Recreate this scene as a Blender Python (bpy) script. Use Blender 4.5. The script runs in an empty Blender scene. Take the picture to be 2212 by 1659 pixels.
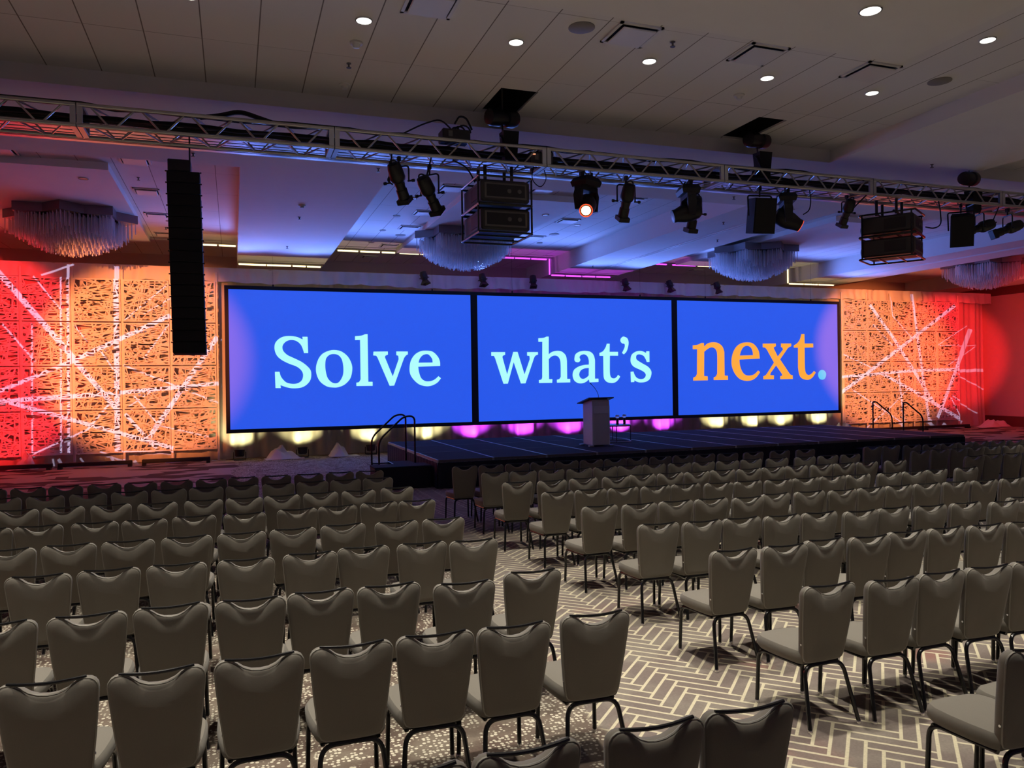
import bpy, math, random
from mathutils import Matrix, Vector

random.seed(7)
C = bpy.context.scene.collection
SC = bpy.context.scene
PI = math.pi

# ------------------------------------------------------------------ camera
cd = bpy.data.cameras.new('camera')
cam = bpy.data.objects.new('camera', cd); C.objects.link(cam)
YAW, PITCH, ROLL, FPX = 0.344029, -0.003031, -0.0141693, 1678.5
_f = Vector((math.sin(YAW) * math.cos(PITCH), math.cos(YAW) * math.cos(PITCH), math.sin(PITCH)))
_r = Vector((math.cos(YAW), -math.sin(YAW), 0)); _u = _r.cross(_f)
_r2 = math.cos(ROLL) * _r + math.sin(ROLL) * _u
_u2 = -math.sin(ROLL) * _r + math.cos(ROLL) * _u
_m = Matrix((_r2, _u2, -_f)).transposed().to_4x4(); _m.translation = (0, 0, 2.2)
cam.matrix_world = _m
cd.sensor_width = 36; cd.lens = FPX / 2212 * 36; cd.clip_end = 200; cd.clip_start = .05
SC.camera = cam

# ------------------------------------------------------------------ world, exposure
w = bpy.data.worlds.new('world'); SC.world = w; w.use_nodes = True
w.node_tree.nodes['Background'].inputs[0].default_value = (.5, .5, .55, 1)
w.node_tree.nodes['Background'].inputs[1].default_value = .0
SC.view_settings.view_transform = 'Standard'; SC.view_settings.look = 'None'
SC.view_settings.exposure = 0; SC.view_settings.gamma = 1; SC.view_settings.use_curve_mapping = False
SC.cycles.use_denoising = True
SC.cycles.max_bounces = 8; SC.cycles.diffuse_bounces = 4; SC.cycles.glossy_bounces = 3
SC.cycles.transmission_bounces = 4; SC.cycles.transparent_max_bounces = 12
SC.cycles.caustics_reflective = False; SC.cycles.caustics_refractive = False
SC.cycles.sample_clamp_indirect = 6

# room levels (metres)
Z_SOFFIT, Z_TILE, Z_BAY, Z_PANEL = 5.95, 6.17, 6.5, 6.36
Y_DRAPE, Y_PANEL, Y_SCREEN = 24.8, 24.4, 23.68

# ------------------------------------------------------------------ lights
def look(o, d):
    o.rotation_euler = Vector(d).to_track_quat('-Z', 'Y').to_euler()
def spot(loc, d, power, col, deg, blend=.4, size=.05):
    l = bpy.data.lights.new('spot_lamp', 'SPOT'); l.energy = power; l.color = col
    l.spot_size = math.radians(deg); l.spot_blend = blend; l.shadow_soft_size = size
    o = bpy.data.objects.new('spot_lamp', l); C.objects.link(o); o.location = loc; look(o, d)
    return o
WARM = (1, .91, .77)
DOWN = []                      # recessed downlights: x, y, z, seen in the photograph
for i in range(7):
    DOWN.append((-.37 + 1.766 * i - (0 if i < 6 else 1.0), 8.52, Z_TILE)) if i < 6 else None
DOWN += [(8.46, 6.75, Z_TILE), (6.19, 6.24, Z_SOFFIT)]
HID = [(x, 8.52, Z_TILE, 1) for x in (-3.9, -2.14, 14.9, 17.0, 19.4)]
HID += [(x, y, Z_SOFFIT, k_) for y, k_ in ((6.24, 1), (4.45, .95), (2.9, .6)) for x in (-2.65, -.88, .88, 2.65, 4.42)]
HID += [(6.19, y, Z_SOFFIT, .9) for y in (4.45, 2.65)] + [(8.46, y, Z_TILE, .9) for y in (4.98, 3.2)]
HID += [(14.9, y, Z_TILE, 1.2) for y in (10.3, 6.75, 5.0)] + [(13.2, 6.2, Z_TILE, 1.2), (13.2, 4.4, Z_TILE, 1)]
P_DOWN = 520
for x, y, z in DOWN: spot((x, y, z - .03), (0, 0, -1), P_DOWN, WARM, 54, 1, .07)
for x, y, z, k_ in HID: spot((x, y, z - .03), (0, 0, -1), P_DOWN * k_, WARM, 54, 1, .07)

RED, ORANGE, LAV = (1, .018, .018), (1, .235, .06), (.78, .66, 1)
# colour washes of the two side panels and the gobo projectors (from moving heads hung on the truss)
WASH = [((-1.2, 10.4, 4.7), (-6.9, 24.4, 3.0), 21000, RED, 26), ((-5.0, 10.4, 4.7), (-2.25, 24.4, 3.0), 15000, ORANGE, 25),
        ((15.0, 10.4, 4.7), (27.9, 24.4, 3.2), 24000, RED, 15.5), ((14.5, 10.4, 4.7), (24.3, 24.4, 3.1), 21000, ORANGE, 22)]
for a, b, p, c, deg in WASH:
    spot(a, Vector(b) - Vector(a), p, c, deg, .45, .04)

# added blue fill spots before the screens, boosting their weak glow on the ceiling
for k in range(13):
    spot((.5 + 1.74 * k, 23.45, 4.7), ((k - 6) * .05, -1, .5), 330, (.15, .27, 1), 112, 1, .3)
# added wide red spot, evening out the red on the right wall
spot((20.0, 10.4, 4.8), (11.0, 10.5, -1.6), 5000, RED, 44, 1, .1)

def gobo(loc, target, power, col, segs, rad, reach=1.0):
    """a profile spot whose gobo is a sheet cut with straight slots"""
    o = spot(loc, Vector(target) - Vector(loc), power, col, 46, .05, .012)
    l = o.data; l.use_nodes = True; nt = l.node_tree; N = nt.nodes; K = nt.links
    em = [n for n in N if n.type == 'EMISSION'][0]
    tc = N.new('ShaderNodeTexCoord')
    Ri = o.rotation_euler.to_matrix().inverted(); P = Vector(loc)
    acc = None
    def math_(op, a, b, c=None):
        n = N.new('ShaderNodeMath'); n.operation = op
        for k, v in enumerate((a, b, c)):
            if v is None: continue
            if isinstance(v, (int, float)): n.inputs[k].default_value = v
            else: K.new(v, n.inputs[k])
        return n.outputs[0]
    def dot(v):
        n = N.new('ShaderNodeVectorMath'); n.operation = 'DOT_PRODUCT'
        K.new(tc.outputs['Normal'], n.inputs[0]); n.inputs[1].default_value = v
        return n.outputs['Value']
    for x1, z1, x2, z2, wd in segs:
        a = Vector((x1, Y_PANEL, z1)) - P; b = Vector((x2, Y_PANEL, z2)) - P
        D = (a + b).length / 2
        n = a.cross(b).normalized()
        m = (b - a); mid = ((a + b) / 2).normalized(); m = (m - mid * m.dot(mid)).normalized()
        ta, tb = a.normalized().dot(m), b.normalized().dot(m)
        s = math_('COMPARE', dot(Ri @ n), 0.0, wd * .72 / D)
        e = math_('COMPARE', dot(Ri @ m), (ta + tb) / 2, abs(tb - ta) / 2)
        s = math_('MULTIPLY', s, e)
        acc = s if acc is None else math_('MAXIMUM', acc, s)
    K.new(acc, em.inputs['Strength'])
GOBO_LEFT = [(-6.03, 5.48, -4.17, 3.03, 0.1), (-4.17, 2.99, -3.14, 1.62, 0.09), (-3.08, 5.63, -3.11, 0.38, 0.09), (-4.28, 5.63, -4.32, 0.39, 0.045), (-4.45, 5.28, -4.51, 0.4, 0.03), (-6.01, 2.11, -4.29, 2.9, 0.07), (-4.29, 2.9, -1.69, 4.24, 0.085), (-6.01, 1.86, -3.29, 2.02, 0.085), (-3.29, 2.02, -0.41, 2.27, 0.075), (-5.72, 1.83, -1.66, 0.42, 0.075), (-2.29, 0.75, -0.43, 3.64, 0.085), (-5.12, 5.28, -4.44, 4.33, 0.025), (-2.87, 4.11, -1.76, 5.12, 0.02), (-2.38, 4.28, -1.68, 4.74, 0.018), (-3.51, 3.25, -3.18, 2.7, 0.03), (-2.9, 1.44, -2.11, 0.43, 0.06), (-4.14, 3.94, -3.82, 3.47, 0.02), (-2.4, 3.01, -1.73, 3.99, 0.025), (-1.65, 2.24, -0.44, 1.71, 0.03), (-5.21, 0.39, -3.85, 1.03, 0.03), (-3.85, 1.03, -3.3, 1.73, 0.04), (-2.92, 2.82, -1.65, 2.25, 0.03), (-2.82, 1.63, -2.15, 2.11, 0.02), (-5.87, 3.97, -5.1, 2.93, 0.03), (-5.16, 3.98, -5.2, 0.43, 0.025), (-2.66, 1.94, -2.04, 1.1, 0.025), (-2.1, 1.1, -0.69, 0.71, 0.02), (-3.55, 0.4, -2.52, -0.04, 0.03), (-2.74, 0.19, -2.6, -0.04, 0.06), (-4.61, 0.32, -4.48, 0.06, 0.05), (-4.09, 0.34, -3.92, 0.07, 0.03), (-4.93, 5.31, -4.14, 5.64, 0.035), (-4.74, 0.33, -4.71, 0.07, 0.03), (-3.32, 0.31, -3.16, 0.01, 0.05), (-3.0, 0.38, -1.66, 0.32, 0.02)]
GOBO_RIGHT = [(22.47, 1.57, 25.35, 3.25, 0.09), (25.35, 3.25, 28.52, 5.13, 0.085), (22.44, 2.2, 26.33, 2.42, 0.07), (26.33, 2.42, 30.12, 2.46, 0.085), (23.97, 5.07, 25.2, 3.7, 0.08), (25.2, 3.7, 27.24, 1.13, 0.085), (26.18, 5.56, 26.44, 3.78, 0.06), (26.44, 3.78, 27.02, 0.33, 0.07), (29.43, 4.19, 28.61, 2.57, 0.12), (28.61, 2.57, 27.49, 0.44, 0.085), (24.45, 2.35, 26.24, 1.57, 0.08), (26.24, 1.57, 28.88, 0.29, 0.1), (22.61, 3.09, 24.21, 2.48, 0.03), (25.06, 5.41, 25.13, 4.65, 0.02), (25.13, 4.65, 26.11, 3.77, 0.025), (29.25, 4.33, 27.54, 3.46, 0.02), (29.76, 3.51, 27.62, 3.44, 0.02), (29.68, 3.45, 28.04, 2.6, 0.02), (28.63, 2.28, 30.13, 1.65, 0.035), (28.26, 1.37, 29.75, 0.63, 0.035), (23.69, 0.13, 25.03, 0.99, 0.025), (25.03, 0.99, 25.99, 1.73, 0.02), (25.42, 2.28, 25.68, 0.33, 0.05), (24.12, 4.29, 25.11, 3.45, 0.025), (23.05, 1.68, 24.23, 1.04, 0.03), (24.23, 1.04, 25.63, 0.27, 0.03), (28.23, 1.27, 28.83, 0.34, 0.03), (25.64, 0.34, 25.71, 0.08, 0.09), (27.06, 0.36, 27.48, 0.02, 0.09), (27.83, 0.27, 28.13, 0.06, 0.09)]
gobo((-3.3, 10.62, 4.6), (-3.2, Y_PANEL, 2.6), 5600, LAV, GOBO_LEFT, 3)
gobo((14.9, 10.62, 4.6), (26.2, Y_PANEL, 2.6), 9500, LAV, GOBO_RIGHT, 3)

# uplights at the foot of the drape
YEL, MAG = (1, .86, .38), (.62, .05, 1)
UP = [(.14, YEL), (1.94, YEL), (4.0, YEL), (5.89, YEL), (7.4, MAG), (9.2, MAG), (10.94, MAG), (12.9, MAG),
      (14.62, MAG), (16.89, YEL), (18.47, YEL), (19.84, YEL), (21.6, YEL)]
for x, c in UP:
    spot((x, 24.3, .34), (.0, .5, 1), 95 if c is YEL else 190, c, 125, .9, .05)

# ------------------------------------------------------------------ helpers
def tag(o, label, cat, group=None, kind=None):
    if label: o['label'] = label
    if cat: o['category'] = cat
    if group: o['group'] = group
    if kind: o['kind'] = kind
    return o
def thing(name, label, cat, loc=(0, 0, 0), rz=0, group=None):
    o = bpy.data.objects.new(name, None); C.objects.link(o); o.empty_display_size = .1
    o.location = loc; o.rotation_euler = (0, 0, rz)
    return tag(o, label, cat, group)

class MB:
    """collects shapes; build() links them as one mesh object"""
    def __init__(s, M=None): s.v = []; s.f = []; s.m = []; s.M = M
    def add(s, vs, fs, mi=0):
        n = len(s.v)
        for p in vs:
            p = Vector(p); s.v.append(tuple(s.M @ p if s.M is not None else p))
        s.f += [tuple(i + n for i in f) for f in fs]; s.m += [mi] * len(fs)
    def box(s, x0, x1, y0, y1, z0, z1, mi=0, M=None):
        vs = [Vector((x, y, z)) for z in (z0, z1) for y in (y0, y1) for x in (x0, x1)]
        if M is not None: vs = [M @ v for v in vs]
        s.add(vs, [(0, 2, 3, 1), (4, 5, 7, 6), (0, 1, 5, 4), (2, 6, 7, 3), (0, 4, 6, 2), (1, 3, 7, 5)], mi)
    def bbox(s, x0, x1, y0, y1, z0, z1, b=.01, mi=0, M=None):
        """box with chamfered edges"""
        vs = []; fs = []
        X = (x0, x1); Y = (y0, y1); Z = (z0, z1); idx = {}
        for i in (0, 1):
            for j in (0, 1):
                for k in (0, 1):
                    sx, sy, sz = (1 - 2 * i) * b, (1 - 2 * j) * b, (1 - 2 * k) * b
                    for a, p in (('x', (X[i], Y[j] + sy, Z[k] + sz)), ('y', (X[i] + sx, Y[j], Z[k] + sz)), ('z', (X[i] + sx, Y[j] + sy, Z[k]))):
                        idx[(a, i, j, k)] = len(vs); vs.append(Vector(p))
        for i in (0, 1):
            fs.append([idx[('x', i, *q)] for q in ((0, 0), (1, 0), (1, 1), (0, 1))][::1 if i else -1])
            fs.append([idx[('y', q[0], i, q[1])] for q in ((0, 0), (0, 1), (1, 1), (1, 0))][::1 if i else -1])
            fs.append([idx[('z', *q, i)] for q in ((0, 0), (1, 0), (1, 1), (0, 1))][::1 if i else -1])
        for i in (0, 1):
            for j in (0, 1):
                fs.append([idx[('x', i, j, 0)], idx[('x', i, j, 1)], idx[('y', i, j, 1)], idx[('y', i, j, 0)]])
                fs.append([idx[('x', i, 0, j)], idx[('x', i, 1, j)], idx[('z', i, 1, j)], idx[('z', i, 0, j)]])
                fs.append([idx[('y', 0, i, j)], idx[('y', 1, i, j)], idx[('z', 1, i, j)], idx[('z', 0, i, j)]])
                for k in (0, 1): fs.append([idx[('x', i, j, k)], idx[('y', i, j, k)], idx[('z', i, j, k)]])
        if M is not None: vs = [M @ v for v in vs]
        s.add(vs, fs, mi)
    def tube(s, pts, r, n=8, mi=0, closed=False, cap=True):
        pts = [Vector(p) for p in pts]; N = len(pts); rings = []; up = None
        rr = r if isinstance(r, (list, tuple)) else [r] * N
        vs = []
        for i, p in enumerate(pts):
            a = pts[i - 1] if (i > 0 or closed) else p
            b = pts[(i + 1) % N] if (i < N - 1 or closed) else p
            d = (b - a).normalized()
            if up is None:
                up = Vector((0, 0, 1)) if abs(d.z) < .9 else Vector((1, 0, 0))
            x = d.cross(up)
            if x.length < 1e-6: x = d.orthogonal()
            x.normalize(); y = x.cross(d).normalized(); up = y
            for k in range(n):
                t = 2 * PI * k / n
                vs.append(p + (x * math.cos(t) + y * math.sin(t)) * rr[i])
        fs = []
        for i in range(N if closed else N - 1):
            for k in range(n):
                a = i * n + k; b = i * n + (k + 1) % n; j = ((i + 1) % N) * n
                fs.append((a, b, j + (k + 1) % n, j + k))
        if cap and not closed:
            fs.append(tuple(range(n))[::-1]); fs.append(tuple((N - 1) * n + k for k in range(n)))
        s.add(vs, fs, mi)
    def lathe(s, prof, p0, ax, n=16, mi=0, sq=False, cap=True):
        """prof = [(t along axis, radius)] from p0 along ax"""
        ax = Vector(ax).normalized(); p0 = Vector(p0)
        x = ax.cross(Vector((0, 0, 1))); x = ax.orthogonal().normalized() if x.length < 1e-3 else x.normalized(); y = ax.cross(x)
        vs = []; off = PI / 4 if sq else 0
        for t, r in prof:
            for k in range(n):
                a = 2 * PI * k / n + off; vs.append(p0 + ax * t + (x * math.cos(a) + y * math.sin(a)) * max(r, .0004))
        fs = []
        for i in range(len(prof) - 1):
            for k in range(n):
                fs.append((i * n + k, i * n + (k + 1) % n, (i + 1) * n + (k + 1) % n, (i + 1) * n + k))
        if cap: fs.append(tuple(range(n))[::-1]); fs.append(tuple((len(prof) - 1) * n + k for k in range(n)))
        s.add(vs, fs, mi)
    def loft(s, rings, mi=0, cap0=True, cap1=True):
        n = len(rings[0]); vs = [p for r in rings for p in r]; fs = []
        for i in range(len(rings) - 1):
            for k in range(n):
                fs.append((i * n + k, i * n + (k + 1) % n, (i + 1) * n + (k + 1) % n, (i + 1) * n + k))
        if cap0: fs.append(tuple(range(n))[::-1])
        if cap1: fs.append(tuple((len(rings) - 1) * n + k for k in range(n)))
        s.add(vs, fs, mi)
    def build(s, name, mats, parent=None, smooth=False):
        me = bpy.data.meshes.new(name); me.from_pydata(s.v, [], s.f)
        for m in (mats if isinstance(mats, (list, tuple)) else [mats]): me.materials.append(m)
        me.polygons.foreach_set('material_index', s.m)
        if smooth:
            me.polygons.foreach_set('use_smooth', [True] * len(s.f))
            try: me.set_sharp_from_angle(angle=math.radians(38))
            except Exception: pass
        me.update()
        o = bpy.data.objects.new(name, me); C.objects.link(o)
        if parent is not None: o.parent = parent
        return o
def struct(name, mb, mats, smooth=False):
    o = mb.build(name, mats, None, smooth); o['kind'] = 'structure'; return o
def copy_tree(root):
    r = root.copy(); C.objects.link(r)
    for ch in root.children:
        c = ch.copy(); C.objects.link(c); c.parent = r
        for g in ch.children:
            d = g.copy(); C.objects.link(d); d.parent = c
    return r
def arc(c, r, a0, a1, n, ax, ay):
    c = Vector(c); ax = Vector(ax); ay = Vector(ay)
    return [c + ax * r * math.cos(a0 + (a1 - a0) * i / n) + ay * r * math.sin(a0 + (a1 - a0) * i / n) for i in range(n + 1)]
def bend(pts, rad, n=5):
    """round the corners of a polyline"""
    pts = [Vector(p) for p in pts]; out = [pts[0]]
    for i in range(1, len(pts) - 1):
        a, b, c = pts[i - 1], pts[i], pts[i + 1]
        u = (a - b); v = (c - b); r = min(rad, u.length * .48, v.length * .48)
        p, q = b + u.normalized() * r, b + v.normalized() * r
        for k in range(n + 1):
            t = k / n; out.append(p * (1 - t) ** 2 + b * 2 * t * (1 - t) + q * t * t)
    out.append(pts[-1]); return out
ORD = ['zeroth', 'first', 'second', 'third', 'fourth', 'fifth', 'sixth', 'seventh', 'eighth', 'ninth', 'tenth', 'eleventh', 'twelfth', 'thirteenth', 'fourteenth', 'fifteenth', 'sixteenth']

# ------------------------------------------------------------------ materials
def mat(name, col, rough=.6, metal=0, spec=.5, emit=None, strength=1, noise=0, nscale=40, sheen=0):
    m = bpy.data.materials.new(name); m.use_nodes = True; nt = m.node_tree; b = nt.nodes['Principled BSDF']
    b.inputs['Base Color'].default_value = (*col, 1); b.inputs['Roughness'].default_value = rough
    b.inputs['Metallic'].default_value = metal; b.inputs['Specular IOR Level'].default_value = spec
    if sheen: b.inputs['Sheen Weight'].default_value = sheen
    if emit: b.inputs['Emission Color'].default_value = (*emit, 1); b.inputs['Emission Strength'].default_value = strength
    if noise:
        tc = nt.nodes.new('ShaderNodeTexCoord'); n = nt.nodes.new('ShaderNodeTexNoise'); n.inputs['Scale'].default_value = nscale; n.inputs['Detail'].default_value = 4
        nt.links.new(tc.outputs['Object'], n.inputs['Vector'])
        r = nt.nodes.new('ShaderNodeMapRange'); r.inputs['To Min'].default_value = 1 - noise; r.inputs['To Max'].default_value = 1 + noise
        nt.links.new(n.outputs['Fac'], r.inputs['Value'])
        mx = nt.nodes.new('ShaderNodeVectorMath'); mx.operation = 'SCALE'; mx.inputs[0].default_value = col
        nt.links.new(r.outputs['Result'], mx.inputs['Scale']); nt.links.new(mx.outputs[0], b.inputs['Base Color'])
    return m
M = {}
M['black'] = mat('black_paint', (.012, .012, .013), .45)
M['matte_black'] = mat('matte_black', (.008, .008, .009), .8)
M['grille'] = mat('speaker_grille', (.006, .006, .007), .7)
M['gloss_black'] = mat('gloss_black_tube', (.008, .008, .009), .22)
M['chrome'] = mat('chrome', (.75, .75, .76), .15, 1)
M['alu'] = mat('aluminium', (.55, .54, .52), .32, .9)
M['alu_edge'] = mat('aluminium_edge', (.5, .5, .52), .35, .6)
M['grey_plastic'] = mat('grey_plastic', (.13, .12, .115), .5)
M['white_plastic'] = mat('white_plastic', (.7, .69, .66), .45)
M['paint'] = mat('ceiling_paint', (.80, .785, .745), .85, noise=.03, nscale=3)
M['vent'] = mat('vent_white', (.72, .71, .68), .5)
M['dark_void'] = mat('void', (.01, .008, .01), .95)
M['fabric'] = mat('chair_fabric', (.215, .2, .172), .85, spec=.2, noise=.12, nscale=350, sheen=.15)
M['piping'] = mat('chair_piping', (.34, .33, .29), .6)
M['white_cloth'] = mat('white_cloth', (.74, .73, .72), .85, spec=.2)
M['lattice'] = mat('white_lattice', (.82, .81, .8), .6)
M['lamp_glow'] = mat('downlight_glow', (.9, .9, .9), .5, emit=(1, .96, .88), strength=6)
M['off_lamp'] = mat('unlit_lamp', (.28, .27, .25), .4)
M['glass'] = mat('clear_glass', (.9, .93, .95), .03)
M['glass'].node_tree.nodes['Principled BSDF'].inputs['Transmission Weight'].default_value = .92
M['podium_white'] = mat('podium_laminate', (.72, .71, .7), .35, noise=.02, nscale=6)
M['podium_panel'] = mat('podium_panel', (.85, .86, .88), .2)
M['podium_top'] = mat('podium_top', (.05, .06, .1), .25)
M['stage_top'] = mat('stage_carpet', (.035, .038, .05), .9, spec=.15, noise=.25, nscale=60)
M['skirt'] = mat('stage_skirt', (.012, .012, .02), .8)
M['dark_red'] = mat('dark_baseboard', (.12, .035, .03), .5)
M['wall_paint'] = mat('wall_paint', (.55, .45, .4), .8, noise=.03, nscale=5)
M['lens_hot'] = mat('hot_lens', (.5, .1, .02), .3, emit=(1, .42, .1), strength=30)
M['lens_warm'] = mat('warm_lens', (.5, .1, .02), .3, emit=(1, .22, .1), strength=1.6)
M['lens_rim'] = mat('red_lit_lens', (.3, .05, .03), .3, emit=(1, .1, .03), strength=1.2)
M['led_red'] = mat('led_indicator', (.2, 0, 0), .4, emit=(1, .3, .15), strength=2)

# translucent white drape
def cloth_mat(name, col, tr):
    m = bpy.data.materials.new(name); m.use_nodes = True; nt = m.node_tree; b = nt.nodes['Principled BSDF']
    b.inputs['Base Color'].default_value = (*col, 1); b.inputs['Roughness'].default_value = .8; b.inputs['Specular IOR Level'].default_value = .2
    t = nt.nodes.new('ShaderNodeBsdfTranslucent'); t.inputs[0].default_value = (*col, 1)
    mx = nt.nodes.new('ShaderNodeMixShader'); mx.inputs[0].default_value = tr
    nt.links.new(b.outputs[0], mx.inputs[1]); nt.links.new(t.outputs[0], mx.inputs[2])
    nt.links.new(mx.outputs[0], nt.nodes['Material Output'].inputs[0])
    return m
M['sheer'] = cloth_mat('sheer_drape', (.6, .59, .57), .25)
# crystal: glassy white rods
def crystal_mat():
    m = bpy.data.materials.new('crystal'); m.use_nodes = True; nt = m.node_tree; b = nt.nodes['Principled BSDF']
    b.inputs['Base Color'].default_value = (.85, .87, .9, 1); b.inputs['Roughness'].default_value = .12
    t = nt.nodes.new('ShaderNodeBsdfTransparent'); mx = nt.nodes.new('ShaderNodeMixShader'); mx.inputs[0].default_value = .45
    nt.links.new(b.outputs[0], mx.inputs[1]); nt.links.new(t.outputs[0], mx.inputs[2])
    nt.links.new(mx.outputs[0], nt.nodes['Material Output'].inputs[0])
    return m
M['crystal'] = crystal_mat()

class NG:
    """small node-building helper"""
    def __init__(s, m): s.nt = m.node_tree; s.N = s.nt.nodes; s.K = s.nt.links
    def put(s, sock, v):
        if isinstance(v, (int, float)): sock.default_value = v
        elif isinstance(v, (tuple, list)): sock.default_value = v
        else: s.K.new(v, sock)
    def m(s, op, a, b=None, c=None):
        n = s.N.new('ShaderNodeMath'); n.operation = op
        for k, v in enumerate((a, b, c)):
            if v is not None: s.put(n.inputs[k], v)
        return n.outputs[0]
    def mix(s, f, a, b):
        n = s.N.new('ShaderNodeMix'); n.data_type = 'RGBA'; s.put(n.inputs['Factor'], f)
        s.put(n.inputs[6], a); s.put(n.inputs[7], b); return n.outputs[2]
    def noise(s, vec, scale, detail=2, rough=.5):
        n = s.N.new('ShaderNodeTexNoise'); s.K.new(vec, n.inputs['Vector']); n.inputs['Scale'].default_value = scale
        n.inputs['Detail'].default_value = detail; n.inputs['Roughness'].default_value = rough; return n.outputs['Fac']
    def smooth(s, x, a, b):
        n = s.N.new('ShaderNodeMapRange'); n.interpolation_type = 'SMOOTHSTEP'; s.put(n.inputs['Value'], x)
        n.inputs['From Min'].default_value = a; n.inputs['From Max'].default_value = b; return n.outputs['Result']

def carpet_mat():
    m = bpy.data.materials.new('patterned_carpet'); m.use_nodes = True; g = NG(m); b = g.N['Principled BSDF']
    b.inputs['Roughness'].default_value = .95; b.inputs['Specular IOR Level'].default_value = .1
    tc = g.N.new('ShaderNodeTexCoord'); P = tc.outputs['Object']
    sp = g.N.new('ShaderNodeSeparateXYZ'); g.K.new(P, sp.inputs[0]); X, Y = sp.outputs[0], sp.outputs[1]
    W_, n = .097, 4
    k = .70710678 / W_
    u = g.m('MULTIPLY', g.m('ADD', X, Y), k); v = g.m('MULTIPLY', g.m('SUBTRACT', Y, X), k)
    i, j = g.m('FLOOR', u), g.m('FLOOR', v); fu, fv = g.m('SUBTRACT', u, i), g.m('SUBTRACT', v, j)
    kk = g.m('FLOORED_MODULO', g.m('SUBTRACT', i, j), 2.0 * n)
    hz = g.m('LESS_THAN', kk, n - .5)
    def edge(a): return g.m('MINIMUM', a, g.m('SUBTRACT', 1.0, a))
    ah = g.m('ADD', kk, fu); dh = g.m('MINIMUM', edge(fv), g.m('MINIMUM', ah, g.m('SUBTRACT', float(n), ah)))
    av = g.m('ADD', g.m('SUBTRACT', 2.0 * n - 1, kk), fv); dv = g.m('MINIMUM', edge(fu), g.m('MINIMUM', av, g.m('SUBTRACT', float(n), av)))
    d = g.m('ADD', g.m('MULTIPLY', hz, dh), g.m('MULTIPLY', g.m('SUBTRACT', 1.0, hz), dv))
    line = g.m('SUBTRACT', 1.0, g.smooth(d, .085, .13))
    big = g.noise(P, .55, 3); mid = g.noise(P, 2.2, 3); fine = g.noise(P, 60, 2)
    bar = g.mix(g.smooth(mid, .42, .62), (.20, .165, .15, 1), (.25, .22, .19, 1))
    bar = g.mix(g.m('MULTIPLY', g.smooth(g.noise(P, 1.1, 2), .6, .72), .6), bar, (.27, .10, .085, 1))
    herr = g.mix(line, bar, (.60, .55, .40, 1))
    # dotted zone
    wp = g.N.new('ShaderNodeMapping'); g.K.new(P, wp.inputs['Vector'])
    vo = g.N.new('ShaderNodeTexVoronoi'); vo.inputs['Scale'].default_value = 34; vo.inputs['Randomness'].default_value = .55; g.K.new(P, vo.inputs['Vector'])
    dots = g.m('SUBTRACT', 1.0, g.smooth(vo.outputs['Distance'], .32, .44))
    band = g.smooth(g.m('ABSOLUTE', g.m('SUBTRACT', g.noise(P, 1.6, 1), .5)), .012, .03)
    dots = g.m('MULTIPLY', dots, band)
    dotc = g.mix(dots, g.mix(g.smooth(mid, .4, .6), (.15, .11, .09, 1), (.21, .175, .14, 1)), (.66, .62, .50, 1))
    edge_x = g.m('ADD', g.m('MULTIPLY', g.m('SUBTRACT', Y, 4.0), .09), g.m('ADD', 1.55, g.m('MULTIPLY', g.noise(P, .9, 2), 1.1)))
    zone = g.smooth(g.m('SUBTRACT', X, edge_x), -.06, .06)
    col = g.mix(zone, dotc, herr)
    # far part of the room: large dark shards on a plain ground
    mp = g.N.new('ShaderNodeMapping'); g.K.new(P, mp.inputs['Vector']); mp.inputs['Scale'].default_value = (.75, 1.5, 1); mp.inputs['Rotation'].default_value = (0, 0, .35)
    v2 = g.N.new('ShaderNodeTexVoronoi'); v2.inputs['Scale'].default_value = 1.6; g.K.new(mp.outputs[0], v2.inputs['Vector'])
    sc = g.N.new('ShaderNodeSeparateColor'); g.K.new(v2.outputs['Color'], sc.inputs[0])
    shard = g.mix(g.m('GREATER_THAN', sc.outputs[0], .55), (.34, .27, .25, 1), (.075, .045, .045, 1))
    side = g.m('MAXIMUM', g.m('LESS_THAN', X, g.m('ADD', -.6, g.m('MULTIPLY', big, 1.2))), g.m('GREATER_THAN', X, 18.6))
    far = g.m('MULTIPLY', g.m('GREATER_THAN', Y, 12.4), side)
    col = g.mix(far, col, shard)
    mul = g.N.new('ShaderNodeVectorMath'); mul.operation = 'SCALE'; g.K.new(col, mul.inputs[0]); g.K.new(g.m('ADD', .8, g.m('MULTIPLY', fine, .4)), mul.inputs['Scale'])
    g.K.new(mul.outputs[0], b.inputs['Base Color'])
    return m
M['carpet'] = carpet_mat()
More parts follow.
